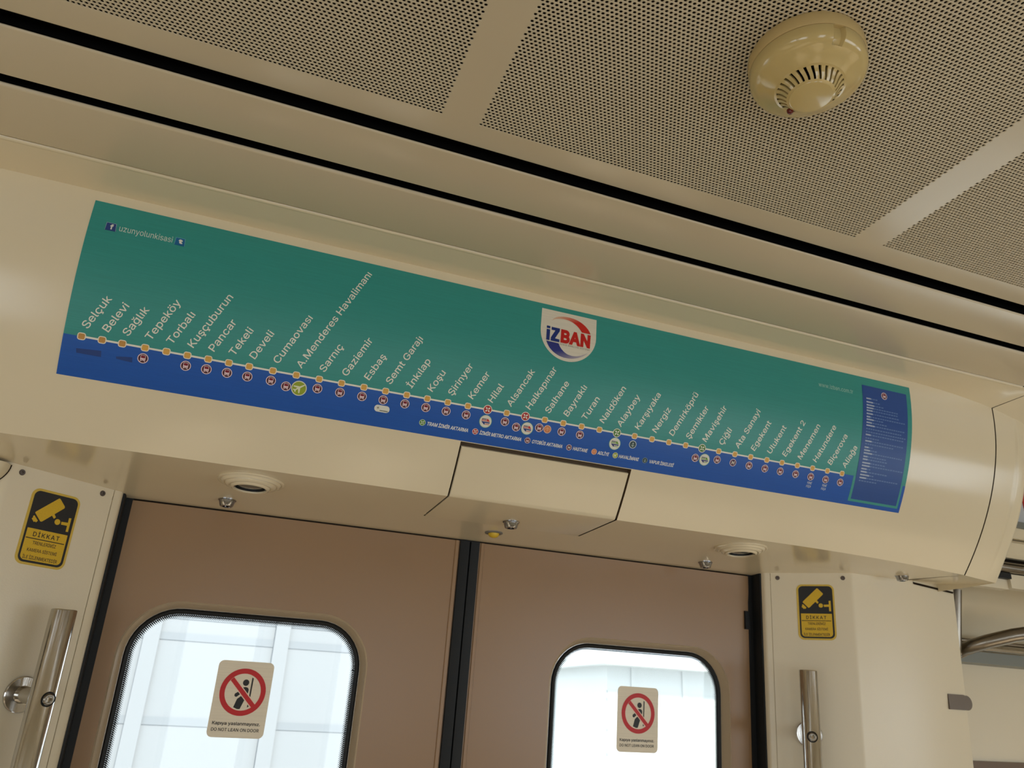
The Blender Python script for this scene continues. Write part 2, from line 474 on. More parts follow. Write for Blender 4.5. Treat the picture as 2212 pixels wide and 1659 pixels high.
# underside
YF = .006
FYB = 1.3140                              # back edge of the flap in the underside
def under(x, y, z=0): return (x, y, ZB + z)
yb_ = 1.4664
rows = lambda a, c, y0, y1, n: [[under(x, y0 + (y1 - y0) * k / 6) for k in range(7)] for x in xr(a, c, n)]
y0_ = fy(ZB)
hb.grid(rows(XS0, FX0, y0_, FYB, 8), CREAM)
hb.grid([[(x, y_, ZB - droop_b(x) * (1 - k / 6)) for k in range(7) for y_ in [fpt(x, 1)[1] + (FYB - fpt(x, 1)[1]) * k / 6]] for x in xr(FX1, XS1, 24)], CREAM)
hb.grid(rows(XS0, FX0, FYB, yb_, 8), CREAM); hb.grid(rows(FX0, FX1, FYB, yb_, 4), CREAM); hb.grid(rows(FX1, XS1, FYB, yb_, 16), CREAM)
# back lip above the door leaves, a shadow gap behind it
hb.grid([[(x, yb_, ZB), (x, yb_ + .002, ZB + .001), (x, yb_ + .002, ZB + .03)] for x in (XS0, XS1)], CREAM)
hb.build('header_panel', header, loc=HL, smooth=40)
# thickness of the flap opening and dark cavity behind
cv = MB()
def openloop(off):
    P = [F(FX0, SFT, off), F(FX1, SFT, off)]
    n = 10; s1 = sz(ZB)
    R_ = [F(FX1, SFT + (s1 - SFT) * k / n, off) for k in range(n + 1)]
    L_ = [F(FX0, SFT + (s1 - SFT) * k / n, off) for k in range(n + 1)]
    return P, R_, L_
P, R_, L_ = openloop(0); P2, R2, L2 = openloop(-.014)
cv.grid([P, P2], GAP); cv.grid([R_, R2], GAP); cv.grid([L_, L2], GAP)
for x in (FX0, FX1):
    cv.add([(x, y0_, ZB), (x, FYB, ZB), (x, FYB, ZB + .014), (x, y0_ + .008, ZB + .014)], [(0, 1, 2, 3)], CAVITY)
cv.grid([[F(x, SFT - .004 + (sz(ZB) - SFT) * k / 10, -.012) for k in range(12)] for x in (FX0 - .004, FX1 + .004)], GAP)
cv.add([(FX0, y0_, ZB + .013), (FX1, y0_, ZB + .013), (FX1, FYB + .003, ZB + .013), (FX0, FYB + .003, ZB + .013)], [(0, 1, 2, 3)], CAVITY)
cv.build('flap_recess', header, loc=HL, smooth=30)
# the access flap
fl = MB()
fa, fb = FX0 + .0030, FX1 - .0030
ft, n = SFT + .0072, 14
s1 = sz(ZB)
prof = [F(0, ft, -.006), F(0, ft + .0002, -.0008)] + [F(0, ft + .001 + (s1 - .002 - ft) * k / n, 0.0) for k in range(n + 1)]
prof += [(0, y0_ + .0006, ZB + .0002), (0, y0_ + .003, ZB - .0002), (0, FYB - .0012, ZB - .0004), (0, FYB - .0008, ZB + .004)]
fl.grid([[(x, p[1] + dy, p[2] + dy * .5) for p in prof] for x, dy in ((fa, .004), (fa + .0003, .0008), (fa + .0012, 0), (fb - .0012, 0), (fb - .0003, .0008), (fb, .004))], CREAM)
flap = fl.build('access_flap', header, loc=(.47, 1.165, .35), smooth=40)

# right end cap of the header
ec = MB()
XC = 1.503
def CY(x): return cap_pt(x, 1)[1]
def cap_pt(x, u):
    t = (x - XS1) / (XC - XS1)
    sT = sz(ZT - .018 - .022 * t * t); sB = sz(ZB - .010 - .006 * t)
    bulge = 0.0 if x < 1.468 else -.004 * math.sin(min(1, (x - 1.468) / .005) * PI / 2) + .010 * max(0, (x - 1.488) / .015) ** 2
    p = F(x, sT + (sB - sT) * u, 0); w_ = min(1, 6 * min(u, 1 - u) + .1)
    return (p[0], p[1] + (-bulge) * -w_ * .6, p[2])
ec.grid([[cap_pt(x, u) for u in us] for x in [XS1 + .0030, 1.43, 1.45, 1.464, 1.468, 1.4705, 1.473, 1.476, 1.482, 1.488, 1.492, 1.496, 1.500, XC]], CREAM)
# cap underside, end face and top flange
ec.grid([[(x, CY(x) + (1.33 - CY(x)) * k / 5, (ZB - .010 - .006 * (x - XS1) / (XC - XS1)) * (1 - k / 5) + ZB * k / 5) for k in range(6)] for x in (XS1 + .0008, 1.46, XC)], CREAM)
ec.grid([[cap_pt(XC, u) for u in us], [(XC, 1.45, cap_pt(XC, u)[2]) for u in us]], CREAM)
ec.grid([[(XS1 + .0030, cap_pt(XS1 + .0030, 0)[1], cap_pt(XS1 + .0030, 0)[2]), (XC, cap_pt(XC, 0)[1], cap_pt(XC, 0)[2])], [(XS1 + .040, .9725, ZT), (XC + .30, .9725, ZT)], [(XS1 + .040, .9648, ZT), (XC + .30, .9648, ZT)], [(XS1 + .040, .9648, ZT + .02), (XC + .30, .9648, ZT + .02)]], CREAM)
ec.grid([[(XC, cap_pt(XC, 0)[1], cap_pt(XC, 0)[2]), (XC + .02, 1.13, cap_pt(XC, 0)[2] + .006)], [(XC + .30, .9725, ZT), (XC + .45, 1.13, ZT)]], CREAM)
ec.build('end_cap', header, loc=(1.45, 1.1, .45), smooth=35)
# flange triangle between the header seam and the cap flange
tr_ = MB(); a_ = flange(XS1)
ap_ = (XS1 + .038, .9725, ZT)
for k in range(5, len(a_) - 1): tr_.add([a_[k], a_[k + 1], ap_], [(0, 1, 2)], CREAM)
tr_.add([(XS1, .9648, ZT), (XS1 + .038, .9648, ZT), (XS1 + .038, .9725, ZT), (XS1, .9725, ZT)], [(0, 1, 2, 3)], CREAM)
tr_.build('flange_corner', header, loc=(1.43, 1.0, ZT), smooth=0)
cvb = MB()
cvb.grid([[F(x, sz(ZT - .01) + (sz(ZB) - sz(ZT - .01)) * k / 12, -.008) for k in range(13)] for x in (XS1 - .02, XS1 + .03)], GAP)
cvb.build('seam_backing', header, loc=(1.41, 1.1, .45), smooth=0)
# joint above the fascia flange
j = MB(); j.add([(X0, .955, ZT + .015), (X1, .955, ZT + .015), (X1, .975, ZT + .015), (X0, .975, ZT + .015)], [(0, 1, 2, 3)], BLACK)
j.build('joint_backing', header, loc=(.47, .965, ZT + .01), smooth=0)

# lock bolts on the header underside
def lock_bolt(parent, x, y, z=ZB, a=0.3):
    bo = MB()
    bo.lathe([(.0005, 0), (.0150, 0), (.0150, .0012), (.0135, .002), (.0108, .0105), (.0100, .0115), (.0062, .0118), (.0058, .006), (.0004, .006)], CHROME, (x, y, z), n=32)
    # three raised drive lugs in the socket
    for k in range(3):
        q = a + k * 2 * PI / 3
        bo.tube([(x + .0045 * math.cos(q), y + .0045 * math.sin(q), z - .005), (x + .0045 * math.cos(q), y + .0045 * math.sin(q), z - .0125)], .0016, CHROME, n=8)
    return bo.build('lock_bolt', parent, loc=(x, y, z), smooth=35)
lock_bolt(header, -.0102, 1.3868); lock_bolt(header, .9476, 1.3960); lock_bolt(flap, .4656, 1.2741, ZB - .0004)
lock_bolt(header, 1.3634, 1.2838)
sd = MB(); sd.lathe([(.0005, 0), (.0168, 0), (.0168, .0018), (.0150, .0026), (.0115, .0026)], GREY, (.4684, 1.3735, ZB), n=40)
sd = sd.build('sensor_ring', header, loc=(.4684, 1.3735, ZB))
sv = MB(); sv.lathe([(.0115, .001)] + [(.0105 * math.cos(t), .0026 + .0075 * math.sin(t)) for t in [k * PI / 16 for k in range(8)]] + [(.0003, .0101)], AMBER, (.4684, 1.3735, ZB), n=32)
o = sv.build('sensor_dome', sd, loc=(.4684, 1.3735, ZB)); o['label'] = 'small amber dome in a grey ring'

# ---- pillars beside the door (mirrored about x = .4706)
KL = .07
def lean(z, k=KL): return k * (ZB - z)
XM = .4706
def pillar(side):
    mx = (lambda x: x) if side > 0 else (lambda x: 2 * XM - x)
    nm = empty('trim_%d' % (2 if side > 0 else 3), (mx(1.2638), 1.3224, -.6)); struct(nm)
    b = MB()
    A, B_, D = (1.1289, 1.4211), (1.2638, 1.3224), (1.5515, 1.3224)
    prof = [(1.1180, 1.4360), (1.1184, 1.4310), (1.1200, 1.4275), (1.1225, 1.4252), (1.1290, 1.4204), (1.1296, 1.4212), (1.1300, 1.4203)]
    prof2 = [(1.1278, 1.4215)]
    dx, dy = B_[0] - A[0], B_[1] - A[1]
    pts = [(A[0] + dx * t, A[1] + dy * t) for t in (0.003, .5, .965)]
    pts += [(A[0] + dx * .99, A[1] + dy * .985), (B_[0] + .002, B_[1] + .0006), (B_[0] + .006, B_[1])]
    pts += [(1.40, B_[1]), (1.545, B_[1]), (1.5495, B_[1] + .0012), (1.553, B_[1] + .005), (1.5545, B_[1] + .010), (1.5545, 1.50)]
    zz = [ZB, .1, -.2, -.6, -1.1, -Z0]
    b.grid([[(mx(x), y + lean(z), z) for x, y in prof] for z in zz], CREAM_P)
    b.grid([[(mx(x + .0012), y - .0006 + lean(z), z) for x, y in pts] for z in zz], CREAM_P)
    b.grid([[(mx(x), y + lean(z), z) for x, y in pts[-1:] + [(1.118, 1.50)]] for z in zz], CREAM_P)
    b.build('pillar_skin', nm, loc=(mx(1.2638), 1.3224, -.6), smooth=28)
    # black jamb seal facing the leaf
    s_ = MB()
    s_.grid([[(mx(x), y + lean(z), z) for x, y in ((1.1180, 1.4362), (1.1150, 1.4370), (1.1140, 1.442), (1.1150, 1.4660), (1.1040, 1.4668), (1.1035, 1.478), (1.118, 1.50))] for z in zz], RUBBER)
    s_.build('jamb_seal', nm, loc=(mx(1.11), 1.46, -.6), smooth=30)
    def on(t, z, d=0.0):      # t metres along the splayed face from the jamb, d metres off the face
        ux, uy = .8072, -.5903
        return Vector((mx(A[0] + ux * t - .5903 * d), A[1] + uy * t - .8072 * d + lean(z), z))
    nrm = Vector((-.5903 if side > 0 else .5903, -.8072, -KL * .8)).normalized()
    for t, z in ((.0165, .3085), (.1495, .3085)) if side > 0 else ((.020, .3085), (.1495, .3085)):
        c = on(t, z); sc = MB()
        sc.lathe([(.0002, .0012), (.0015, .0008), (.0018, .0014), (.0040, .0014), (.0046, .0002)], SCREW, c, nrm, n=24)
        sc.build('screw', nm, loc=tuple(c))
    return nm, on, nrm, mx
PRt, on_r, n_r, mxr = pillar(1)
PLt, on_l, n_l, mxl = pillar(-1)
# hatch groove, hem gap and clip on the right pillar
h = MB()
h.add([(1.4352, 1.3212, .3120), (1.5455, 1.3212, .3020), (1.5480, 1.3212, .3062), (1.4352, 1.3212, .3168), (1.4330, 1.3212, .3180), (1.4325, 1.3212, .3135)], [(0, 1, 2, 3, 4, 5)], CAVITY)
h.build('hatch_gap', PRt, loc=(1.49, 1.3214, .31), smooth=0)
CLIP = mat('brown_steel', (.15, .12, .095), .35, metal=.6)
cl = MB()
zc0, zc1 = .0605, .0910
cp = []
for k in range(13):
    a = PI * k / 12
    cp.append((1.5405 + .0147 * math.sin(a), (zc0 + zc1) / 2 + (zc1 - zc0) / 2 * math.cos(a)))
outl = [(1.4985, zc1), ] + cp + [(1.4975, zc0)]
yy = B_y = 1.3224 + lean(.075)
cl.add([(x, yy - .0035, z) for x, z in outl] + [(x, yy - .0005, z) for x, z in outl], [tuple(range(len(outl)))] + [(i, (i + 1) % len(outl), (i + 1) % len(outl) + len(outl), i + len(outl)) for i in range(len(outl))], CLIP)
clp = cl.build('edge_clip', PRt, loc=(1.52, yy, .075), smooth=30); clp['label'] = 'small round-ended steel clip over the panel edge'
cn = MB(); cn.tube([(1.552, yy - .0005, .0755), (1.552, yy + .03, .0755)], .0150, CLIP, n=20)
cn.build('clip_stud', clp, loc=(1.556, yy, .075))
# rounded cover on the left pillar's flat face
pd = MB()
pc = (-.3870, 1.3224 + lean(.3), .3150)
rowsP = []
for r, d in ((1, 0), (.97, .010), (.90, .018), (.75, .024), (.5, .027), (.25, .028), (.02, .0285)):
    rowsP.append([(pc[0] + .0640 * r * math.cos(a), pc[1] - d, pc[2] - .045 * r * math.sin(a)) for a in [PI * k / 28 for k in range(29)]])
pd.grid(rowsP, CREAM)
pd.build('round_cover', PLt, loc=pc, smooth=40)
pg = MB()
pg.grid([[(pc[0] + .0655 * math.cos(a), pc[1] - .0010, pc[2] - .0465 * math.sin(a)) for a in [PI * k / 28 for k in range(29)]], [(pc[0] + .063 * math.cos(a), pc[1] - .0010, pc[2] - .0445 * math.sin(a)) for a in [PI * k / 28 for k in range(29)]]], CAVITY)
pg.build('cover_joint', PLt, loc=pc, smooth=0)

# ---- doors
KD = .0766
def D(x, z, o=0.0):      # point on the door plane, o metres towards the room
    return (x, 1.4664 + KD * (ZB - z) - o, z - KD * o)
def rrect(x0, x1, z0, z1, r, n=10):
    P = []
    for cx, cz, a in ((x1 - r, z1 - r, 0), (x0 + r, z1 - r, PI / 2), (x0 + r, z0 + r, PI), (x1 - r, z0 + r, 3 * PI / 2)):
        P += [(cx + r * math.cos(a + k * PI / 2 / n), cz + r * math.sin(a + k * PI / 2 / n)) for k in range(n + 1)]
    return P
def holed(outer, inner):
    bm = bmesh.new()
    def loop(P):
        v = [bm.verts.new((x, z, 0)) for x, z in P]
        return [bm.edges.new((v[i], v[(i + 1) % len(v)])) for i in range(len(v))]
    ed = loop(outer) + loop(inner)
    bmesh.ops.triangle_fill(bm, use_beauty=True, use_dissolve=False, edges=ed)
    bm.verts.index_update()
    r = [(v.co.x, v.co.y) for v in bm.verts], [tuple(v.index for v in f.verts) for f in bm.faces]
    bm.free(); return r
DZ0 = -Z0 + .02
def door(idx, xa, xb, wx0, wx1, lbl, stile):
    d = empty('door_%d' % idx, D((xa + xb) / 2, -.6)); struct(d); L = D((xa + xb) / 2, -.6)
    wz1, wz0, r = .1365, -.80, .072
    O = .0165                                # outset of the bevel around the glass
    b = MB()
    face = rrect(wx0 - O, wx1 + O, wz0 - O, wz1 + O, r + O)
    vs, fs = holed([(xa, DZ0), (xb, DZ0), (xb, ZB - .003), (xa, ZB - .003)], face)
    b.add([D(x, z) for x, z in vs], fs, BROWN)
    b.add([D(x, ZB - .003, o) for x, o in ((xa, 0), (xb, 0), (xb, -.03), (xa, -.03))], [(0, 1, 2, 3)], BROWN)
    # pressed ridge that runs down beside the meeting edge
    s0, s1 = stile
    lo, hi = min(s0, s1), max(s0, s1)
    b.grid([[D(lo, z, 0), D(lo + .0012, z, .0022), D(hi - .0012, z, .0022), D(hi, z, 0)] for z in (ZB - .003, -.5, DZ0)], BROWN)
    b.build('leaf_skin', d, loc=L, smooth=25)
    # raised lip, bevel
    bv = MB()
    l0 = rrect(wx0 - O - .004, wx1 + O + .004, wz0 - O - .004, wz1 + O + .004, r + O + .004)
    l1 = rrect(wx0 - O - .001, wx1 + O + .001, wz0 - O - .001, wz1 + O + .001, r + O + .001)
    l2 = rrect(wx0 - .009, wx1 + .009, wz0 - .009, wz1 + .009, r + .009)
    bv.grid([[D(x, z, 0) for x, z in l0], [D(x, z, .0022) for x, z in l1], [D(x, z, -.0175) for x, z in l2]], BROWN_LIT, close=True)
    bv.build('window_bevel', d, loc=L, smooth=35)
    gk = MB()
    l3 = rrect(wx0 - .0005, wx1 + .0005, wz0, wz1 + .0005, r)
    l2b = rrect(wx0 - .006, wx1 + .006, wz0 - .006, wz1 + .006, r + .006)
    gk.grid([[D(x, z, -.0170) for x, z in l2], [D(x, z, -.0145) for x, z in l2b], [D(x, z, -.0165) for x, z in l3], [D(x, z, -.021) for x, z in l3]], RUBBER, close=True)
    gk.build('window_gasket', d, loc=L, smooth=50)
    gp = MB(); lg = rrect(wx0 - .004, wx1 + .004, wz0 - .004, wz1 + .004, r)
    gp.add([D(x, z, -.0200) for x, z in lg], [tuple(range(len(lg)))], GLASS)
    gp.build('glass_pane', d, loc=L, smooth=0)
    # ceramic frit: rows of small black dots along the glass edge
    fd = MB(); pit = .0030
    for k, (ins, rad) in enumerate(((.0008, .00150), (.0026, .00125), (.0045, .0009), (.0063, .00055))):
        Lp = rrect(wx0 + ins, wx1 - ins, wz0 + ins, wz1 - ins, r - ins, 24)
        acc = (k % 2) * pit / 2
        for i in range(len(Lp)):
            p, q = Lp[i], Lp[(i + 1) % len(Lp)]
            ln = math.dist(p, q)
            while acc < ln:
                t = acc / ln; x = p[0] + (q[0] - p[0]) * t; z = p[1] + (q[1] - p[1]) * t
                if z > -.25: fd.add([D(x + rad * math.cos(a), z + rad * math.sin(a), -.0197) for a in [PI / 4 * m_ for m_ in range(8)]], [tuple(range(8))], RUBBER)
                acc += pit
            acc -= ln
    f_ = fd.build('frit_dots', d, loc=L, smooth=0); f_['kind'] = 'stuff'
    return d
SX0, SX1 = .4330, .4712
d1 = door(1, -.163, .4310, -.1165, .2600, '', (.4215, .4300))
d2 = door(2, .4722, 1.106, .6570, 1.0330, '', (.4742, .4822))
# meeting seals
ms = MB()
ms.add([D(x, z, -.006) for x, z in ((.4285, ZB), (.4745, ZB), (.4745, DZ0), (.4285, DZ0))], [(0, 1, 2, 3)], RUBBER)  # strip added behind the seals to stop daylight leaking through
ms.build('seal_backing', d1, loc=D(.45, -.5), smooth=0)
ms = MB()
ms.grid([[D(x, z, o) for x, o in ((.4300, -.004), (.4318, .004), (.4400, .0062), (.4500, .0058), (.4518, -.002))] for z in (ZB - .003, -.5, DZ0)], RUBBER)
ms.build('meeting_seal', d1, loc=D(.44, -.5), smooth=40)
ms = MB()
ms.grid([[D(x, z, o) for x, o in ((.4518, -.002), (.4532, .0045), (.4620, .0050), (.4715, .003), (.4735, -.004))] for z in (ZB - .003, -.5, DZ0)], RUBBER)
ms.build('meeting_seal', d2, loc=D(.46, -.5), smooth=40)
ms = MB(); ms.box(1.093, 1.104, 1.4664 + KD * .08 - .004, 1.4664 + KD * .08 + .01, .202, .240, RUBBER)
ms.build('buffer_block', d2, loc=(1.098, 1.47, .22), smooth=0)
# dark sheet standing for the shade in the gap above the leaves
sg = MB(); sg.add([(-.2, 1.4690, ZB + .03), (1.14, 1.4690, ZB + .03), (1.14, 1.51, ZB - .004), (-.2, 1.51, ZB - .004)], [(0, 1, 2, 3)], CAVITY)
sg.build('head_gap_shade', header, loc=(.47, 1.48, ZB), smooth=0)

# ---- saloon walls beyond the door pockets
def saloon_wall(name, xa, xb, ops, vis):
    b = MB()
    ya, yb2 = 1.45, 1.52
    b.box(xa, xb, ya, yb2, -Z0, -.85, CREAM_P)
    b.box(xa, xb, ya, yb2, -.050, .168, CREAM_P)
    xs_ = xa
    for a, c in ops:
        b.box(xs_, a, ya, yb2, -.85, -.05, CREAM_P); xs_ = c
    b.box(xs_, xb, ya, yb2, -.85, -.05, CREAM_P)
    # cove above: rises and leans into the room
    pr = [(1.452, .168), (1.452, .235), (1.445, .285), (1.425, .320), (1.38, .345), (1.31, .352)]
    b.grid([[(xa, y, z) for y, z in pr], [(xb, y, z) for y, z in pr]], CREAM)
    o = b.build(name, smooth=35); return struct(o)
wr = saloon_wall('wall_back', 1.5555, X1, [w_ for w_ in WIN_S if w_[0] > 1], True)
wl = saloon_wall('wall_back_left', X0, -.6135, [w_ for w_ in WIN_S if w_[0] < 0], False)
wi = 0
for x0, x1 in WIN_S:
    wi += 1; b = MB()
    for q in ((x0 - .01, x1 + .01, -.075, -.040), (x0 - .01, x1 + .01, -.86, -.83)): b.box(q[0], q[1], 1.444, 1.46, q[2], q[3], SEAT)
    b.box(x0 - .01, x0 + .02, 1.444, 1.46, -.83, -.075, SEAT); b.box(x1 - .02, x1 + .01, 1.444, 1.46, -.83, -.075, SEAT)
    o = struct(b.build('window_%d' % wi, smooth=0))
    b = MB(); b.add([(x0, 1.50, -.85), (x1, 1.50, -.85), (x1, 1.50, -.05), (x0, 1.50, -.05)], [(0, 1, 2, 3)], GLASS)
    pn = b.build('glass_pane', o, smooth=0)
    pn.location = (0, 0, 0)
for x0, x1 in WIN_B:
    wi += 1; b = MB()
    for q in ((x0 - .01, x1 + .01, .06, .09), (x0 - .01, x1 + .01, -.80, -.77)): b.box(q[0], q[1], YB - .02, YB + .006, q[2], q[3], RUBBER)
    b.box(x0 - .01, x0 + .02, YB - .02, YB + .006, -.77, .06, RUBBER); b.box(x1 - .02, x1 + .01, YB - .02, YB + .006, -.77, .06, RUBBER)
    struct(b.build('window_%d' % wi, smooth=0))

# luggage-rack side, upper cladding seen past the header's end
cl2 = empty('trim_4', (1.9, 1.25, .45)); struct(cl2)
def slab(name, z0, z1, y, m, th=.02, x0=1.53, x1=X1, lbl=None, r=0):
    b = MB()
    pr = [(y + th, z0), (y + r, z0), (y, z0 + r), (y, z1 - r), (y + r, z1), (y + th, z1)]
    b.grid([[(x0, a, c) for a, c in pr], [(x1, a, c) for a, c in pr]], m); b.add([(x0, a, c) for a, c in pr], [tuple(range(6))], m)
    o = b.build(name, cl2, loc=(1.9, y, (z0 + z1) / 2), smooth=0)
    if lbl: o['label'] = lbl
    return o
slab('cladding_panel', .385, .427, 1.25, CREAM, r=.008, x0=1.60)
slab('cladding_panel', .430, .456, 1.25, CREAM, r=.001, x0=1.60)
slab('grey_strip', .456, .470, 1.245, GREY_AL, x0=1.60)
slab('advert_frame', .470, .60, 1.255, WHITE_PANEL, x0=1.60, lbl='pale printed panel with a red field')
slab('advert_red', .502, .58, 1.2535, REDP, x0=1.7395, lbl='red field of the printed panel')
slab('upper_trough', .60, .72, 1.26, CAVITY, x0=1.55)
slab('cladding_panel', .318, .349, 1.262, CREAM_P, x0=1.657)
slab('cladding_panel', .316, .3375, 1.270, CREAM_P, x0=1.505, x1=1.657)
slab('black_box', .3375, .350, 1.258, RUBBER, x0=1.60, x1=1.657)
b = MB(); b.tube([(1.56, 1.262, .363), (X1, 1.262, .363)], .0125, STEEL_D, n=20); b.build('tube', cl2, loc=(2, 1.262, .363))
b = MB(); b.box(1.56, X1, 1.292, 1.30, .33, .70, CAVITY); b.build('cladding_backing', cl2, loc=(2, 1.28, .5), smooth=0)

# ================================================================== THINGS
# ---- grab rails
def grab_rail(on, nrm, side, lbl):
    t0, ax = .0652, .060
    F0 = on(t0, -.002)
    g_ = empty('grab_rail', tuple(F0))
    tag(g_, lbl, 'handrail', 'steel grab rails beside the door')
    R_ = .0175
    top = on(t0, .117, ax); bot = on(t0, -1.05, ax)
    dirn = (top - bot).normalized()
    b = MB()
    pts = [bot, bot + dirn * .002, top - dirn * .0016, top - dirn * .0005, top]
    b.tube(pts, [R_ - .001, R_, R_, R_ - .0006, R_ - .0018], STEEL, n=48)
    b.build('tube', g_, loc=tuple(F0), smooth=40)
    for z in (-.002, -.92):
        Fz = on(t0, z); st = MB()
        st.lathe([(.0252, 0), (.0252, .0030), (.0240, .0042), (.0125, .0046), (.0118, .006), (.0115, ax - .008), (.0115, ax)], STEEL, Fz, nrm, n=40)
        st.build('standoff', g_, loc=tuple(Fz))
        bt = MB(); c_ = Fz + nrm * (ax + R_ - .0035)
        bt.lathe([(.0090, -.002), (.0090, .0012), (.0078, .0014), (.0076, .0050), (.0062, .0062), (.0042, .0062)], SCREW if False else STEEL_D, c_, nrm, n=32)
        bt.lathe([(.0042, .0062), (.0040, .0012), (.0002, .0010)], STEEL, c_, nrm, n=6)
        bt.lathe([(.0088, .0028), (.0102, .0034), (.0098, .0044), (.0080, .0038)], RUBBER, c_, nrm, n=32)
        bt.build('bolt', g_, loc=tuple(c_))
    return g_
grab_rail(on_l, n_l, -1, 'thick steel grab rail left of the doors, its round wall mount in full view')
grab_rail(on_r, n_r, 1, 'steel grab rail on the splayed pillar right of the doors, hiding its wall mount')

# ---- recessed lamps in the header underside
def recessed_lamp(x, y, lbl):
    l = empty('recessed_lamp', (x, y, ZB)); tag(l, lbl, 'lamp', 'round recessed lamps under the header')
    b = MB()
    b.lathe([(.0500, -.0005), (.0500, .0018), (.0488, .0026), (.0468, .0028), (.0455, .0020), (.0445, .0036), (.0425, .0058), (.0400, .0062), (.0388, .0052), (.0375, .0074), (.0345, .0092), (.0318, .0096), (.0300, .0088), (.0290, .0112), (.0268, .0124), (.0246, .0120), (.0240, .0060)], CREAM, (x, y, ZB), n=72)
    b.build('bezel', l, loc=(x, y, ZB), smooth=35)
    b = MB(); b.lathe([(.0242, .0045), (.0236, .0098), (.0218, .0104), (.0214, .0072)], RUBBER, (x, y, ZB), n=48); b.build('lens_ring', l, loc=(x, y, ZB))
    b = MB(); b.lathe([(.0216, .0070), (.015, .0088), (.008, .0096), (.0002, .0100)], LENS, (x, y, ZB), n=48); b.build('lens', l, loc=(x, y, ZB))
recessed_lamp(.0205, 1.2420, 'round ringed recessed lamp under the header, above the left door leaf')
recessed_lamp(.9230, 1.2400, 'round ringed recessed lamp under the header, above the right door leaf')

# ---- smoke detector
dx, dy = .4715, .4680
det = empty('smoke_detector', (dx, dy, ZT)); tag(det, 'round yellowed smoke detector on the perforated ceiling panel', 'smoke detector')
dl = (dx, dy, ZT)
b = MB(); b.lathe([(.0500, 0), (.0565, 0), (.0578, .003), (.0578, .0150), (.0572, .0166), (.0560, .0168), (.052, .0168)], DET_M, dl, n=96)
b.build('base', det, loc=dl, smooth=35)
b = MB()
NA = 140
def ring(r, h, tw=0.0): return [(dx + r * math.cos(2 * PI * (k + tw) / NA), dy + r * math.sin(2 * PI * (k + tw) / NA), ZT - h) for k in range(NA)]
body = [(.0560, .0170), (.0572, .0176), (.0574, .0190), (.0572, .0260), (.0562, .0292), (.0545, .0318), (.0520, .0340), (.0490, .0356), (.0455, .0374), (.0420, .0396), (.0385, .0418), (.0345, .0440)]
# notch in the rim
nk = int(NA * .718)
rows_ = [ring(r, h) for r, h in body]
for i, (r, h) in enumerate(body):
    if 1 <= i <= 6:
        for k in (nk, nk + 1, nk + 2, nk + 3):
            rr = r - .0042
            rows_[i][k] = (dx + rr * math.cos(2 * PI * (k) / NA), dy + rr * math.sin(2 * PI * k / NA), ZT - h + .001)
b.grid(rows_, DET, close=True)
# slotted cone: sides carry S-curved slots
sl = [(.0345, .0440, 0), (.0322, .0446, 0), (.0300, .0458, .4), (.0276, .0482, 1.2), (.0254, .0512, 2.0), (.0234, .0536, 2.4), (.0212, .0546, 2.4)]
SR = [[(dx + r * math.cos(2 * PI * (k + tw) / NA), dy + r * math.sin(2 * PI * (k + tw) / NA), ZT - h) for k in range(NA)] for r, h, tw in sl]
n0 = len(b.v)
for i in range(len(SR) - 1):
    for k in range(NA):
        if 1 <= i <= 4 and k % 5 < 2: continue
        q = (k + 1) % NA
        b.add([SR[i][k], SR[i][q], SR[i + 1][q], SR[i + 1][k]], [(0, 1, 2, 3)], DET)
# slot walls
for k in range(0, NA, 5):
    for kk in (k, (k + 2) % NA):
        for i in range(1, 5):
            a, c = SR[i][kk], SR[i + 1][kk]
            b.add([a, c, (c[0] * .93 + dx * .07, c[1] * .93 + dy * .07, c[2] + .003), (a[0] * .93 + dx * .07, a[1] * .93 + dy * .07, a[2] + .003)], [(0, 1, 2, 3)], DET)
b.grid([ring(.0212, .0546, 2.4), ring(.0208, .0552), ring(.0198, .0555), ring(.0002, .0556)], DET, close=True)
bd = b.build('body', det, loc=dl, smooth=35)
b = MB(); b.lathe([(.0300, .036), (.0265, .0420), (.0225, .0480), (.0195, .052)], BLACK, dl, n=48); b.build('inner_chamber', det, loc=dl)
la = math.radians(99.5)
b = MB(); b.lathe([(.0035, -.001), (.0034, .0012), (.0024, .0028), (.0002, .0034)], LED, (dx + .0262 * math.cos(la), dy + .0262 * math.sin(la), ZT - .0525), n=16)
o = b.build('indicator_light', det, loc=dl); o['label'] = 'small dark red indicator light'

# ---- luggage rack and support pole past the right pillar
rk = empty('luggage_rack', (1.75, 1.42, .19)); tag(rk, 'steel tube luggage rack on the saloon wall, right of the pillar', 'luggage rack')
b = MB(); b.box(1.602, X1 - .1, 1.405, 1.449, .1680, .1935, GREY_AL); b.build('wall_profile', rk, loc=(1.75, 1.42, .18), smooth=0)
b = MB(); b.tube([(1.602, 1.395, .2010), (X1 - .1, 1.395, .2010)], .0060, STEEL, n=16); b.build('rail', rk, loc=(2, 1.395, .2), smooth=40)
b = MB(); b.tube([(1.602, 1.400, .2160), (X1 - .1, 1.400, .2160)], .0050, STEEL_D, n=16); b.build('rail', rk, loc=(2, 1.4, .216), smooth=40)
b = MB()
arc = [(1.618, 1.392, .188), (1.616, 1.376, .193), (1.622, 1.356, .199), (1.640, 1.334, .208), (1.68, 1.300, .2215), (1.80, 1.215, .246), (1.95, 1.108, .270), (2.10, 1.00, .290)]
b.tube(arc, .0150, STEEL_D, n=24); b.build('side_tube', rk, loc=(1.7, 1.3, .2), smooth=60)
b = MB(); b.tube([(2.10, 1.00, .290), (X1 - .1, 1.00, .290)], .0135, STEEL_D, n=20); b.build('front_tube', rk, loc=(3, 1.0, .262))
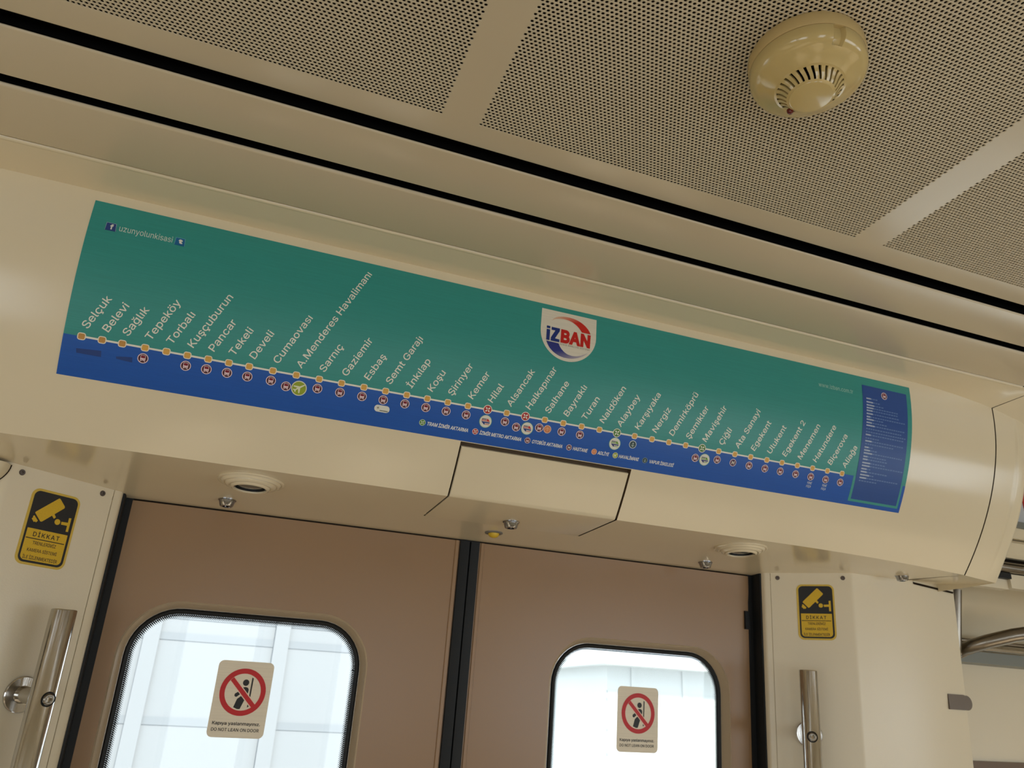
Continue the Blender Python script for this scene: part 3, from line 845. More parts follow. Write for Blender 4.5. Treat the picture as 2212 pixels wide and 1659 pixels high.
for k in range(9):
    x = 1.72 + k * .30
    b = MB(); b.tube([(x, 1.40, .2060), (x + .1, 1.10, .262)], .004, STEEL, n=10); b.build('cross_bar', rk, loc=(x, 1.3, .22))
b = MB(); b.lathe([(.017, -.004), (.017, .004), (.009, .005)], CHROME, (1.607, 1.392, .190), (1, 0, 0), n=24); b.build('fixing', rk, loc=(1.566, 1.372, .19))
pl = MB(); pl.tube([(1.584, 1.345, .318), (1.573, 1.361, .20), (1.570, 1.394, .08), (1.570, 1.428, -.06), (1.570, 1.430, -.20), (1.570, 1.430, -Z0)], .0125, STEEL_D, n=28, caps=False)
tag(pl.build('support_pole', loc=(1.5715, 1.360, -Z0)), 'vertical steel support pole half hidden behind the right pillar edge', 'pole')

# ---- things outside, beyond the glass
FACADE_W = mat('white_facade', (.34, .36, .36), .8, noise=.04, nscale=1)
for i, (x0, x1, y, z1, lb) in enumerate(((-2.6, 1.6, 6.0, 3.2, 'long pale building beyond the left door window'), (7.2, 12.5, 14.0, 1.0, 'low pale building beyond the right door window'))):
    e_ = empty('station_building', ((x0 + x1) / 2, y, -Z0)); tag(e_, lb, 'building')
    FC, FD = (FACADE, FACADE_D) if i == 0 else (FACADE_W, FACADE_W)
    b = MB(); b.box(x0, x1, y, y + 3, -Z0 - 1, z1, FC); b.build('wall', e_, loc=((x0 + x1) / 2, y, 0), smooth=0)
    b = MB(); b.box(x0 - .3, x1 + .3, y - .5, y + 3.2, z1, z1 + .15, FD); b.build('roof', e_, loc=((x0 + x1) / 2, y, z1), smooth=0)
    for z in (-.55, -.15, .38, .52):
        b = MB(); b.box(x0, x1, y - .004, y + .02, z, z + .05, FD); b.build('ledge', e_, loc=((x0 + x1) / 2, y, z), smooth=0)
    for k in range(5):
        xx = x0 + .5 + k * (x1 - x0 - .8) / 4
        b = MB(); b.box(xx, xx + .10, y - .02, y + .02, -Z0 - 1, z1, FC); b.build('pilaster', e_, loc=(xx, y, 0), smooth=0)
for x, lb in ((-.14, 'leftmost'), (.12, 'middle'), (.36, 'rightmost')):
    b = MB(); b.tube([(x * 2.05, 3.1, -Z0 - 1), (x * 2.05, 3.1, -.235)], .028, FACADE, n=16)
    b.lathe([(.040, -.01), (.040, .02), (.002, .03)], FACADE, (x * 2.05, 3.1, -.235), (0, 0, 1), n=16)
    tag(b.build('bollard', loc=(x * 2.05, 3.1, -Z0 - 1)), lb + ' of the pale posts low behind the left door glass', 'post', 'pale posts outside the left door window')
b = MB(); b.add([(-30, 1.75, -Z0 - 1), (30, 1.75, -Z0 - 1), (30, 60, -Z0 - 1), (-30, 60, -Z0 - 1)], [(0, 1, 2, 3)], GROUND)
struct(b.build('ground', smooth=0))

# ---- stickers on the splayed pillars: camera warning
YEL = (.62, .40, .015, 1); YEL_B = (.60, .42, .06, 1); BLK = (.010, .009, .008, 1)
def flat(b, P, fn, off, col, m=INK2):
    b.add([fn(x, y, off) for x, y in P], [tuple(range(len(P)))], m, col)
def tflat(b, tm, fn, off, col, m=INK2):
    b.add([fn(x, y, off) for x, y in tm[0]], tm[1], m, col)
def circ(cx, cy, r, n=24, ry=None): return [(cx + r * math.cos(2 * PI * k / n), cy + (ry or r) * math.sin(2 * PI * k / n)) for k in range(n)]
def warning_sticker(on, side, tc, zc, lbl):
    sgn = 1 if side > 0 else -1
    def fn(x, y, off):      # mm on the sticker
        p = on(tc + sgn * x / 1000, zc + y / 1000, off); return tuple(p)
    c = fn(0, 0, 0)
    s_ = empty('warning_sticker', c); tag(s_, lbl, 'sticker', 'camera warning stickers beside the doors')
    b = MB(); out_ = rrect(-38, 38, -57, 57, 12)
    b.add([fn(x, y, .0004) for x, y in out_], [tuple(range(len(out_)))], INK2, YEL_B)
    b.grid([[fn(x, y, .0004) for x, y in out_], [fn(x, y, 0) for x, y in out_]], INK2, YEL_B, close=True)
    b.build('backing', s_, loc=c, smooth=0)
    b = MB(); flat(b, rrect(-34, 34.5, -53.5, 53.5, 9), fn, .00055, BLK); b.build('black_field', s_, loc=c, smooth=0)
    b = MB()
    lo = rrect(-31, 30.8, -50.3, -3.5, 7)
    lo = [(x, y) if y < -20 else (-31 if x < 0 else 30.8, -3.5) for x, y in lo]
    flat(b, lo, fn, .0007, YEL); b.build('yellow_field', s_, loc=c, smooth=0)
    b = MB()
    for P in ([(-26.1, 20.7), (-25.2, 21.8), (3.1, 48.6), (4.6, 48.9), (6.1, 47.8), (14.9, 38.8), (15.4, 37.2), (14.8, 35.6), (-12.8, 9.1), (-14.3, 8.4), (-15.8, 9.0), (-25.8, 19.2)],
              [(-26.1, 15.8), (-27.9, 14.1), (-27.3, 12.6), (-28.9, 10.3), (-24.6, 5.8), (-22.9, 7.1), (-21.4, 5.9), (-19.1, 8.8)],
              [(-0.8, 21.0), (2.5, 23.9), (5.9, 19.7), (3.4, 16.8)], circ(9.9, 13.3, 4.4),
              [(15.8, 15.0), (26.0, 15.6), (26.0, 10.8), (16.3, 10.6)], [(26.0, 23.0), (29.9, 23.3), (29.8, 1.7), (26.0, 1.7)],
              ): flat(b, P, fn, .0007, YEL)
    b.build('camera_symbol', s_, loc=c, smooth=0)
    b = MB(); flat(b, [(-30, -17.3), (28.8, -17.3), (28.8, -18.6), (-30, -18.6)], fn, .0008, BLK)
    for body_, x0, x1, y0, y1, bo, sp in (('DİKKAT', -20.8, 19.6, -14.6, -7.9, .014, 1.25), ('TRENLERİMİZ', -18.2, 17.4, -26.4, -21.4, .010, 1), ('KAMERA SİSTEMİ', -23.5, 21.5, -37.2, -32.4, .010, 1), ('İLE İZLENMEKTEDİR', -27.2, 24.8, -48.3, -43.2, .010, 1)):
        tflat(b, text_fit(body_, x0, x1, y0, y1, bo, sp), fn, .0008, BLK)
    b.build('lettering', s_, loc=c, smooth=0)
warning_sticker(on_l, -1, .0895, .2350, 'yellow and black camera warning sticker on the pillar left of the doors')
warning_sticker(on_r, 1, .0920, .2378, 'yellow and black camera warning sticker on the pillar right of the doors')

# ---- no-leaning stickers on the door glass
BEI = (.74, .67, .54, 1); RED = (.50, .012, .014, 1)
def lean_sticker(cx, cz, lbl, w2, shy):
    def fn(x, y, off):
        return D(cx + x / 1000, cz + y / 1000, -.0195 + off)
    c = fn(0, 0, 0)
    s_ = empty('door_sticker', c); tag(s_, lbl, 'sticker', 'no leaning stickers on the door glass')
    b = MB(); out_ = rrect(-w2, w2, -61, 61, 9)
    b.add([fn(x, y, .0004) for x, y in out_], [tuple(range(len(out_)))], INK2, BEI)
    b.grid([[fn(x, y, .0004) for x, y in out_], [fn(x, y, 0) for x, y in out_]], INK2, BEI, close=True)
    b.build('backing', s_, loc=c, smooth=0)
    b = MB()
    for P in (circ(3.4, 26.6, 5.2), [(-2.2, 16.2), (0.0, 18.8), (3.6, 19.7), (7.2, 19.0), (9.4, 16.9), (9.8, 14.0), (9.0, 8.0), (4, 11)],
              [(-12.3, 6.0), (-11.9, 8.2), (-10.9, 9.0), (-6.9, 11.6), (-2.8, 8.0), (-8.4, 3.3), (-10.4, 3.4), (-11.8, 4.4)],
              [(-6.9, 0.1), (-1.3, 5.0), (5.6, -0.7), (0.2, -15.7), (-4, -16), (-10.9, -13.4)],
              [(12.4, 35.6), (15.0, 34.1), (14.4, 3.6), (12.1, 5.4)], [(11.7, -7.6), (14.5, -10.8), (11.6, -12.9)]): flat(b, P, fn, .0006, BLK)
    b.build('leaning_figure', s_, loc=c, smooth=0)
    b = MB(); cc = (.6, 11.4)
    b.grid([[fn(x, y, .0008) for x, y in circ(*cc, 37.9, 64)], [fn(x, y, .0008) for x, y in circ(*cc, 29.6, 64)]], INK2, RED, close=True)
    WR = (.80, .62, .50, 1)
    flat(b, [(-16.6, 35.2), (-23.6, 28.2), (18.0, -14.2), (25.0, -6.8)], fn, .0007, WR)
    flat(b, [(-17.8, 34.4), (-22.6, 29.2), (19.2, -13.2), (24.2, -7.9)], fn, .0009, RED)
    b.build('prohibition_ring', s_, loc=c, smooth=0)
    b = MB()
    tflat(b, text_fit('Kapıya yaslanmayınız.', -40, 38, -41.2, -36.0, .016), fn, .0007, BLK)
    tflat(b, text_fit('DO NOT LEAN ON DOOR', -40, 37.5, -51.0, -46.0, .012), fn, .0007, BLK)
    b.build('lettering', s_, loc=c, smooth=0)
lean_sticker(.0738, .0066, 'pale no leaning sticker with red ring on the left door glass', 46.3, 0)
lean_sticker(.8448, .0080, 'pale no leaning sticker with red ring on the right door glass', 46.8, 0)

# ================================================================== ROUTE MAP
RM = F(.47, .12, 0)
rmap = empty('route_map', RM)
tag(rmap, 'long teal and blue route map sign on the curved header above the doors', 'sign')
TEAL = (.030, .265, .240, 1); BLUE = (.006, .085, .40, 1); WHT = (.74, .74, .66, 1); ORG = (.66, .36, .065, 1)
TEAL2 = (.040, .28, .25, 1); MAR = (.20, .008, .022, 1); DMAR = (.06, .004, .008, 1); PINK = (.78, .62, .66, 1)
def mapgrid(b, x0, x1, s0, s1, off, col, nx=2, ns=24):
    b.grid([[F(x, s, off) for s in [s0 + (s1 - s0) * k / ns for k in range(ns + 1)]] for x in xr(x0, x1, nx)], INK, col)
def mfn(x0=0, s0=0):
    return lambda x, y, off: F(x0 + x, s0 - y, off)
def mbuild(b, name, label=None, parent=None, loc=None):
    o = b.build(name, parent or rmap, loc=loc or RM, smooth=0)
    if label: o['label'] = label
    return o
MX0, MX1, MS1 = -.2527, 1.1945, .2475
b = MB(); mapgrid(b, MX0, MX1, 0, MS1, .0006, TEAL, 8, 40)
rim = [F(MX0, 0, .0006)] + [F(MX1, 0, .0006)]
b.grid([[F(MX0, 0, .0006), F(MX1, 0, .0006)], [F(MX0, 0, 0), F(MX1, 0, 0)]], INK, TEAL)
b.grid([[F(MX0, MS1 * k / 20, .0006) for k in range(21)], [F(MX0, MS1 * k / 20, 0) for k in range(21)]], INK, TEAL)
mbuild(b, 'sign_film', 'teal printed film')
b = MB(); mapgrid(b, MX0, 1.0722, .1920, MS1, .0008, BLUE, 6, 10); mapgrid(b, 1.0722, MX1, .2400, MS1, .0008, BLUE, 1, 2); mapgrid(b, 1.1878, MX1, .1945, .2402, .0008, BLUE, 1, 10)
mbuild(b, 'blue_band', 'blue band along the bottom')
b = MB(); mapgrid(b, -.2307, 1.0427, .1907, .1933, .0010, WHT, 6, 1); mbuild(b, 'route_line', 'white route line')
# tape remnants
b = MB(); TP = (.012, .045, .20, 1)
flat(b, [(-.2345, -.2088), (-.2041, -.2067), (-.2030, -.2150), (-.2335, -.2148)], mfn(), .0010, TP, INK)
flat(b, [(-.1852, -.2105), (-.1650, -.2080), (-.1642, -.2151), (-.1846, -.2137)], mfn(), .0010, TP, INK)
mbuild(b, 'tape_residue', 'faint darker patches under the first stations')
names = ['Selçuk', 'Belevi', 'Sağlık', 'Tepeköy', 'Torbalı', 'Kuşçuburun', 'Pancar', 'Tekeli', 'Develi', 'Cumaovası', 'A.Menderes Havalimanı', 'Sarnıç', 'Gaziemir', 'Esbaş', 'Semt Garajı', 'İnkılap', 'Koşu', 'Şirinyer', 'Kemer', 'Hilal', 'Alsancak', 'Halkapınar', 'Salhane', 'Bayraklı', 'Turan', 'Naldöken', 'Alaybey', 'Karşıyaka', 'Nergiz', 'Demirköprü', 'Şemikler', 'Mavişehir', 'Çiğli', 'Ata Sanayi', 'Egekent', 'Ulukent', 'Egekent 2', 'Menemen', 'Hatundere', 'Biçerova', 'Aliağa']
mxs_ = [-.2307, -.2055, -.1804, -.1516, -.1242, -.0969, -.0692, -.0415, -.0137, .0192, .0524, .0854, .1182, .1516, .1845, .2172, .2496, .2823, .3151, .3477, .3797, .4117, .4454, .478, .5108, .5433, .5757, .609, .6422, .675, .7081, .741, .7747, .8081, .8411, .8755, .9082, .9419, .9757, 1.0092, 1.0427]
FS = .0186
ref = text_mesh('A.Menderes Havalimanı')[0]
XSC = .1800 / ((max(p[0] for p in ref) - min(p[0] for p in ref)) * FS)
ang = math.radians(64.5); ca, sa = math.cos(ang), math.sin(ang)
for nme, x in zip(names, mxs_):
    vs, fs = text_mesh(nme, .006)
    ox, oy = x + .0052, .1817
    P = []
    for u, v in vs:
        u *= FS * XSC; v *= FS * 1.06
        P.append(F(ox + u * ca - v * sa + .0, oy - (u * sa + v * ca), .0009))
    b = MB(); b.add(P, fs, INK, WHT); mbuild(b, 'station_name', 'white station name ' + nme)
# station markers
def marker_mesh():
    b = MB(); f_ = mfn(0, .1919)
    return b
for i, x in enumerate(mxs_):
    b = MB(); f_ = mfn(x, .1919)
    if i in (19, 21, 26, 31):
        col = (.40, .012, .010, 1) if i in (19, 21) else (.06, .20, .02, 1)
        flat(b, circ(0, 0, .0073), f_, .0013, (.78, .74, .66, 1), INK); flat(b, circ(0, 0, .0062), f_, .0015, col, INK)
        for k in range(4):
            a = PI / 4 + k * PI / 2
            P = [(.0007, 0), (.0018, .0010), (.0042, .0012), (.0046, 0), (.0042, -.0012), (.0018, -.0010)]
            flat(b, [(p * math.cos(a) - q * math.sin(a), p * math.sin(a) + q * math.cos(a)) for p, q in P], f_, .0017, WHT, INK)
        mbuild(b, 'interchange_marker', 'red interchange marker on the line' if i in (19, 21) else 'green interchange marker on the line')
    else:
        flat(b, rrect(-.0052, .0052, -.0050, .0050, .0034, 5), f_, .0013, (.80, .74, .60, 1), INK)
        oc = ORG if i > 2 else (.50, .25, .055, 1)
        flat(b, rrect(-.0040, .0040, -.0038, .0038, .0020, 5), f_, .0015, oc, INK)
        mbuild(b, 'station_marker')
# bus / rail transfer icons
def bus_icon(b, x, s, k=1.0):
    f_ = mfn(x, s); off = .0013
    flat(b, circ(0, 0, .0071 * k), f_, off, PINK, INK); flat(b, circ(0, 0, .0060 * k), f_, off + .0002, DMAR, INK)
    q = lambda P: [(a * k, c * k) for a, c in P]
    flat(b, q(rrect(-.0034, .0034, -.0034, .0046, .0014, 4)), f_, off + .0004, PINK, INK)
    flat(b, q(rrect(-.0028, .0028, .0004, .0040, .0010, 4)), f_, off + .0006, MAR, INK)
    for xx in (-.0024, .0014): flat(b, q([(xx, -.0024), (xx + .0010, -.0024), (xx + .0010, -.0014), (xx, -.0014)]), f_, off + .0006, MAR, INK)
    flat(b, q([(-.0010, -.0030), (.0008, -.0030), (.0008, -.0022), (-.0010, -.0022)]), f_, off + .0006, DMAR, INK)
    for sg_ in (-1, 1): flat(b, q([(sg_ * .0016, -.0032), (sg_ * .0026, -.0032), (sg_ * .0036, -.0046), (sg_ * .0028, -.0046)]), f_, off + .0004, PINK, INK)
buses = [(-0.1518, 0.2068), (-0.0966, 0.2067), (-0.0692, 0.2064), (-0.0415, 0.2063), (-0.0137, 0.2065), (0.019, 0.2063), (0.0411, 0.2107), (0.0854, 0.206), (0.1184, 0.2059), (0.1513, 0.2059), (0.1835, 0.2056), (0.217, 0.2057), (0.2499, 0.2057), (0.2824, 0.2057), (0.315, 0.206), (0.3796, 0.2059), (0.4, 0.2113), (0.4387, 0.2059), (0.478, 0.2058), (0.5108, 0.2058), (0.7316, 0.2103), (0.7751, 0.2069), (0.8415, 0.2073), (0.8752, 0.2076), (0.9083, 0.2077), (0.942, 0.2079), (0.9757, 0.2078), (1.0093, 0.2081), (1.0427, 0.2085)]
for x, s in buses:
    b = MB(); bus_icon(b, x, s, .98); mbuild(b, 'bus_icon')
# airport icon
def plane_icon(b, x, s, r, col):
    f_ = mfn(x, s)
    flat(b, circ(0, 0, r, 40), f_, .0013, (.72, .74, .62, 1), INK); flat(b, circ(0, 0, r * .89, 40), f_, .0015, col, INK)
    P = [(.62, .60), (.72, .52), (.16, .06), (.16, -.60), (.02, -.66), (-.10, -.10), (-.36, -.30), (-.38, -.56), (-.46, -.60), (-.54, -.36), (-.76, -.26), (-.72, -.18), (-.46, -.20), (-.22, .04), (-.76, .14), (-.72, .28), (-.06, .28), (.04, .26)]
    tri = [(0, 1, 2, 17), (17, 2, 5), (2, 3, 4, 5), (5, 6, 13, 17), (6, 7, 8, 9), (6, 9, 12), (9, 10, 11, 12), (6, 12, 13), (13, 14, 15, 16), (13, 16, 17)]
    b.add([f_(a * r, c * r, .0017) for a, c in P], tri, INK, (.72, .74, .55, 1))
b = MB(); plane_icon(b, .0596, .2103, .0110, (.28, .36, .02, 1)); mbuild(b, 'airport_icon', 'large lime green airport icon')
# white pill
b = MB(); f_ = mfn(.1843, .2192)
flat(b, rrect(-.0116, .0116, -.0052, .0052, .005, 6), f_, .0013, (.70, .72, .66, 1), INK)
for k in range(7):
    a = k * PI / 3.5 + .3; flat(b, [(-.0062 + .0003 * math.cos(a + 1.57), .0008 + .0003 * math.sin(a + 1.57)), (-.0062 + .0034 * math.cos(a), .0008 + .0034 * math.sin(a)), (-.0062 - .0003 * math.cos(a + 1.57), .0008 - .0003 * math.sin(a + 1.57))], f_, .0015, (.16, .12, .05, 1), INK)
for k in range(9): flat(b, [(-.0030 + k * .0014, -.0036), (-.0019 + k * .0014, -.0036), (-.0019 + k * .0014, -.0022), (-.0030 + k * .0014, -.0022)], f_, .0015, (.10, .10, .06, 1), INK)
mbuild(b, 'venue_badge', 'small white oval badge')
# metro / tram logos
def arrows(b, x, s, r, top, bot):
    f_ = mfn(x, s)
    flat(b, circ(0, 0, r * 1.09, 40), f_, .0012, (.10, .33, .28, 1), INK); flat(b, circ(0, 0, r, 40), f_, .0014, (.70, .70, .62, 1), INK)
    q = lambda P: [(a * r, c * r) for a, c in P]
    flat(b, q([(-.68, .44), (.10, .44), (.10, .30), (-.68, .30)]), f_, .0016, (.06, .07, .10, 1), INK)
    flat(b, q([(-.70, .24), (.22, .24), (.10, .46), (.38, .46), (.74, .02), (-.70, .02)]), f_, .0016, top, INK)
    flat(b, q([(-.60, .10), (.20, .10), (.20, .155), (-.60, .155)]), f_, .0018, (.70, .70, .62, 1), INK)
    flat(b, q([(-.72, -.06), (.74, -.06), (.74, -.26), (-.12, -.26), (-.02, -.52), (-.24, -.52)]), f_, .0016, bot, INK)
    flat(b, q([(-.02, -.40), (.70, -.40), (.70, -.50), (-.02, -.50)]), f_, .0016, top, INK)
for x, s in ((.3481, .2108), (.4185, .2105)):
    b = MB(); arrows(b, x, s, .0096, (.50, .03, .02, 1), (.01, .03, .20, 1)); mbuild(b, 'metro_logo', 'white round logo with red and navy arrows')
for x, s in ((.5759, .2102), (.7502, .2107)):
    b = MB(); arrows(b, x, s, .0098, (.13, .30, .03, 1), (.02, .03, .16, 1)); mbuild(b, 'tram_logo', 'white round logo with green and navy arrows')
def disc_icon(x, s, r, rim_, col, body_=None, name='service_icon', label=None):
    b = MB(); f_ = mfn(x, s); flat(b, circ(0, 0, r), f_, .0013, rim_, INK); flat(b, circ(0, 0, r * .84), f_, .0015, col, INK)
    if body_ == 'H': tflat(b, text_fit('H', -r * .40, r * .40, -r * .44, r * .44, .03), f_, .0017, WHT, INK)
    if body_ == 'scale':
        for P in ([(-.08, -.5), (.08, -.5), (.08, .5), (-.08, .5)], [(-.5, .25), (.5, .25), (.5, .36), (-.5, .36)], [(-.6, -.1), (-.3, -.1), (-.45, .2)], [(.6, -.1), (.3, -.1), (.45, .2)]): flat(b, [(a * r, c * r) for a, c in P], f_, .0017, (.78, .45, .25, 1), INK)
    if body_ == 'anchor':
        for P in ([(-.07, -.5), (.07, -.5), (.07, .5), (-.07, .5)], [(-.3, .2), (.3, .2), (.3, .3), (-.3, .3)], [(-.5, -.1), (-.36, -.1), (0, -.42), (.36, -.1), (.5, -.1), (0, -.6)]): flat(b, [(a * r, c * r) for a, c in P], f_, .0017, (.45, .55, .50, 1), INK)
    if body_ == 'x':
        for k in range(4):
            a = PI / 4 + k * PI / 2; P = [(.1, 0), (.28, .16), (.62, .18), (.62, -.18), (.28, -.16)]
            flat(b, [((p * math.cos(a) - q * math.sin(a)) * r, (p * math.sin(a) + q * math.cos(a)) * r) for p, q in P], f_, .0017, WHT, INK)
    mbuild(b, name, label)
disc_icon(.4529, .2061, .0066, (.78, .55, .42, 1), (.62, .22, .08, 1), 'scale', label='orange courthouse icon')
disc_icon(.6088, .2063, .0068, (.60, .66, .68, 1), (.02, .05, .06, 1), 'anchor', label='dark ferry icon with anchor')
disc_icon(.8077, .2071, .0066, PINK, (.06, .01, .05, 1), 'H', label='dark purple hospital icon with H')
# legend
LS = .2293
disc_icon(.2494, LS, .0049, (.60, .72, .50, 1), (.06, .22, .02, 1), 'x', 'legend_icon', 'green transfer icon in the legend')
disc_icon(.3351, LS, .0049, PINK, (.40, .012, .010, 1), 'x', 'legend_icon', 'red transfer icon in the legend')
b = MB(); bus_icon(b, .4236, LS, .70); mbuild(b, 'legend_icon', 'maroon bus icon in the legend')
disc_icon(.4968, LS, .0049, PINK, (.10, .006, .03, 1), 'H', 'legend_icon', 'hospital icon in the legend')
disc_icon(.5424, LS, .0049, (.78, .55, .42, 1), (.62, .22, .10, 1), 'scale', 'legend_icon', 'orange icon in the legend')
b = MB(); plane_icon(b, .5815, LS, .0050, (.35, .42, .05, 1)); mbuild(b, 'legend_icon', 'lime icon in the legend')
disc_icon(.6376, LS, .0049, (.20, .30, .34, 1), (.03, .06, .07, 1), 'anchor', 'legend_icon', 'dark anchor icon in the legend')
for body_, x0, x1 in (('TRAM İZMİR AKTARMA', .2566, .3236), ('İZMİR METRO AKTARMA', .3423, .4131), ('OTOBÜS AKTARMA', .4314, .4850), ('HASTANE', .5040, .5300), ('ADLİYE', .5490, .5694), ('HAVALİMANI', .5886, .6255), ('VAPUR İSKELESİ', .6460, .6931)):
    b = MB(); tm = text_fit(body_, x0, x1, 0, .0058, .020)
    b.add([F(x + y * .14, .2326 - y, .0011) for x, y in tm[0]], tm[1], INK, (.74, .76, .74, 1)); mbuild(b, 'legend_text', 'white legend lettering ' + body_)
for cx, a1, a2 in ((.9757, 'YENİ', 'FOÇA'), (1.0093, 'YENİ', 'FOÇA')):
    b = MB()
    for t_, sy in ((a1, .2215), (a2, .2278)):
        tm = text_fit(t_, cx - .0052, cx + .0052, 0, .0042, .01); b.add([F(x + y * .14, sy - y, .0011) for x, y in tm[0]], tm[1], INK, (.62, .68, .74, 1))
    mbuild(b, 'transfer_note', 'small white note under a bus icon')
# social handles
b = MB(); f_ = mfn(-.2252, .0352)
flat(b, [(-.0066, .0058), (.0060, .0058), (.0068, -.0058), (-.0070, -.0058)], f_, .0010, (.30, .42, .52, 1), INK)
flat(b, [(-.0060, .0052), (.0054, .0052), (.0064, -.0060), (-.0066, -.0060)], f_, .0012, (.02, .05, .20, 1), INK)
tflat(b, text_fit('f', -.0012, .0030, -.0040, .0036, .03), f_, .0014, WHT, INK); mbuild(b, 'social_badge', 'dark blue square badge with a white f')
b = MB(); f_ = mfn(-.1362, .0346)
flat(b, [(-.0066, .0058), (.0060, .0058), (.0068, -.0058), (-.0070, -.0058)], f_, .0010, (.16, .42, .55, 1), INK)
flat(b, [(-.0060, .0052), (.0054, .0052), (.0064, -.0060), (-.0066, -.0060)], f_, .0012, (.01, .12, .30, 1), INK)
tflat(b, text_fit('t', -.0020, .0034, -.0032, .0036, .06), f_, .0014, WHT, INK); mbuild(b, 'social_badge', 'light blue square badge with a white t')
b = MB(); tm = text_fit('uzunyolunkisasi', -.2148, -.1463, 0, .0088); b.add([F(x, .0386 - y, .0009) for x, y in tm[0]], tm[1], INK, (.58, .68, .62, 1)); mbuild(b, 'handle_text', 'white lettering uzunyolunkisasi')
b = MB(); tm = text_fit('www.izban.com.tr', .9732, 1.0530, 0, .0078); b.add([F(x, .0392 - y, .0009) for x, y in tm[0]], tm[1], INK, (.36, .58, .52, 1)); mbuild(b, 'web_address', 'pale lettering www.izban.com.tr')
# logo shield
b = MB()
top_, cxs, rx, cs, ry = .0088, .4658, .0499, .0440, .0478
P = [(cxs - .0495, top_), (cxs + .0496, top_), (cxs + rx, cs)] + [(cxs + rx * math.cos(a), cs + ry * math.sin(a)) for a in [PI * k / 32 for k in range(1, 32)]] + [(cxs - rx, cs)]
bm_pts = P; N_ = len(P)
cen = (cxs, .045)
rings = [[(cen[0] + (p[0] - cen[0]) * k / 5, cen[1] + (p[1] - cen[1]) * k / 5) for p in P] for k in (5, 4, 3, 2, 1)]
LW = (.66, .62, .52, 1)
b.grid([[F(x, s, .0010) for x, s in r] for r in rings], INK, LW, close=True); b.add([F(x, s, .0010) for x, s in rings[-1]], [tuple(range(N_))], INK, LW)
shield = mbuild(b, 'logo_shield', 'white shield of the operator logo')
def band(pts_o, pts_i, cols, off, name, lab):
    b = MB()
    for k in range(len(pts_o) - 1):
        b.add([F(*pts_o[k], off), F(*pts_o[k + 1], off), F(*pts_i[k + 1], off), F(*pts_i[k], off)], [(0, 1, 2, 3)], INK, cols[k])
    o = b.build(name, shield, loc=RM, smooth=0); o['label'] = lab
def lerp(c0, c1, t): return tuple(c0[i] + (c1[i] - c0[i]) * t for i in range(4))
def resamp(P, n):
    P = np.array(P); d = np.r_[0, np.cumsum(np.hypot(*np.diff(P, axis=0).T))]; t = np.linspace(0, d[-1], n)
    from_ = [np.interp(t, d, P[:, i]) for i in (0, 1)]; return list(zip(*from_))
NB = 22
ro = resamp([(.4337, .0278), (.4385, .0225), (.4440, .0188), (.4549, .0162), (.4650, .0155), (.4747, .0163), (.4830, .0184), (.4903, .0217), (.4962, .0258), (.5007, .0301), (.5035, .0340), (.5049, .0374)], NB)
ri = resamp([(.4337, .0280), (.4380, .0252), (.4417, .0234), (.4490, .0213), (.4566, .0207), (.4645, .0211), (.4712, .0229), (.4778, .0262), (.4830, .0302), (.4865, .0340), (.4891, .0373)], NB)
band(ro, ri, [lerp((.66, .50, .34, 1), (.52, .02, .012, 1), min(1, k / 14)) for k in range(NB)], .0013, 'logo_arc', 'orange to red arc')
bo_ = resamp([(.4273, .0642), (.4300, .0695), (.4340, .0748), (.4400, .0797), (.4468, .0833), (.4540, .0856), (.4614, .0866), (.4700, .0864), (.4770, .0853), (.4850, .0828), (.4929, .0790), (.4985, .0748), (.5034, .0697)], NB)
bi_ = resamp([(.4494, .0645), (.4505, .0670), (.4520, .0693), (.4545, .0724), (.4578, .0753), (.4625, .0783), (.4681, .0803), (.4755, .0810), (.4832, .0800), (.4900, .0775), (.4970, .0740), (.5034, .0695)], NB)
band(bo_, bi_, [lerp((.02, .03, .20, 1), (.55, .50, .50, 1), max(0, (k - 4) / (NB - 5))) for k in range(NB)], .0013, 'logo_arc', 'navy to lilac arc')
NV = (.008, .028, .17, 1); RD = (.48, .012, .008, 1)
b = MB()
for P in ([(.4262, .0382), (.4323, .0382), (.4323, .0424), (.4262, .0424)], [(.4264, .0441), (.4325, .0441), (.4327, .0626), (.4268, .0626)], [(.4348, .0389), (.4496, .0389), (.4496, .0434), (.4420, .0578), (.4500, .0578), (.4500, .0627), (.4347, .0627), (.4347, .0572), (.4417, .0440), (.4348, .0440)]):
    if len(P) > 4: b.add([F(x, s, .0014) for x, s in P], [(0, 1, 2, 9), (9, 2, 3, 8), (8, 3, 7), (3, 4, 7), (4, 5, 6, 7)], INK, NV)
    else: b.add([F(x, s, .0014) for x, s in P], [(0, 1, 2, 3)], INK, NV)
tm = text_fit('BAN', .4520, .5055, 0, .0232, .046, 1.05); b.add([F(x, .0624 - y, .0014) for x, y in tm[0]], tm[1], INK, RD)
tm = text_fit('İZMİR BANLİYÖ SİSTEMİ', .4516, .5055, 0, .0022, 0, 1.3); b.add([F(x, .0662 - y, .0014) for x, y in tm[0]], tm[1], INK, (.08, .08, .08, 1))
o = b.build('logo_lettering', shield, loc=RM, smooth=0); o['label'] = 'navy and red logo lettering'
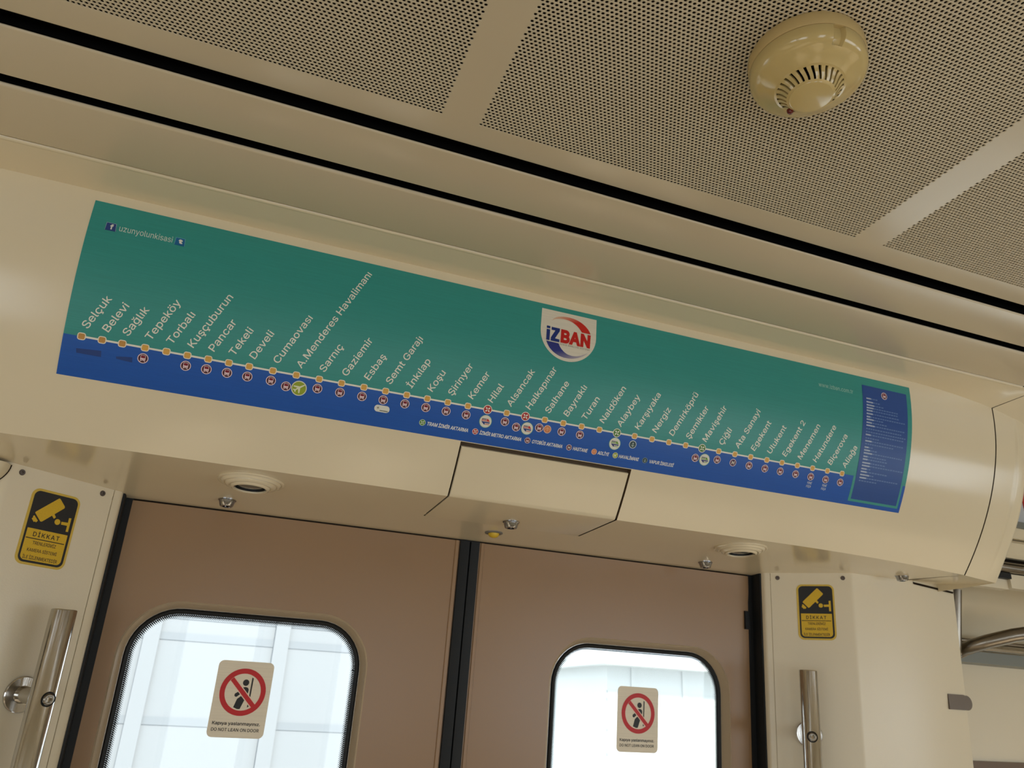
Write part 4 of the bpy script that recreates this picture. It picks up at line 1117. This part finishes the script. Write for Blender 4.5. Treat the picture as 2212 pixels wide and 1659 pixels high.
# information panel at the right end
b = MB(); mapgrid(b, 1.0752, 1.1835, .0165, .2352, .0010, (.014, .066, .27, 1), 1, 30)
mapgrid(b, 1.0695, 1.0752, .1925, .2398, .0010, TEAL2, 1, 8); mapgrid(b, 1.0752, 1.1878, .2352, .2398, .0010, TEAL2, 1, 1); mapgrid(b, 1.1835, 1.1878, .1940, .2352, .0010, TEAL2, 1, 8)
mbuild(b, 'information_panel', 'dark blue panel of small text at the right end')
b = MB(); bus_icon(b, 1.1277, .0304, 1.0); mbuild(b, 'bus_icon', 'bus icon heading the blue panel')
rows_t = [(.042, 1.1104), (.0489, 1.1164), (.0549, 1.1193), (.0602, 1.1595), (.0654, 1.1593), (.0715, 1.1592), (.0775, 1.174), (.0826, 1.1201), (.0885, 1.1289), (.094, 1.1704), (.1004, 1.1686), (.1062, 1.1755), (.1117, 1.1694), (.1181, 1.114), (.1235, 1.175), (.1291, 1.1474), (.1354, 1.1024), (.1409, 1.1128), (.1463, 1.176), (.1527, 1.1383), (.158, 1.1414), (.1645, 1.132), (.1699, 1.1774), (.1759, 1.1037), (.1814, 1.1411), (.1873, 1.1149), (.1929, 1.1754), (.1986, 1.121)]
bold_w = [.010, .014, .017, .016, .014, .013, .008, .016, .013, .018, 0, 0, .010, 0, .014, 0, .009, .013, .019, .009, .011, .018, .017, .011, .013, .021, .014, 0]
b = MB()
rnd = random.Random(3)
for (s, xe), bw in zip(rows_t, bold_w):
    x = 1.0838
    def dash(x, w_, h_, c): flat(b, [(x, h_ / 2), (x + w_, h_ / 2), (x + w_, -h_ / 2), (x, -h_ / 2)], mfn(0, s), .0012, c, INK)
    while x < 1.0838 + bw:
        w_ = rnd.uniform(.0010, .0015); dash(x, w_, .0026, (.50, .58, .72, 1)); x += w_ + .0004
    x = 1.0838 + bw + (.001 if bw else 0)
    while x < xe:
        n_ = rnd.choice((3, 3, 4))
        for q in range(n_):
            dash(x, .0009, .0021, (.16, .26, .52, 1)); x += .0013
        x += .0014
o = mbuild(b, 'small_print', 'rows of fine print'); o['kind'] = 'stuff'
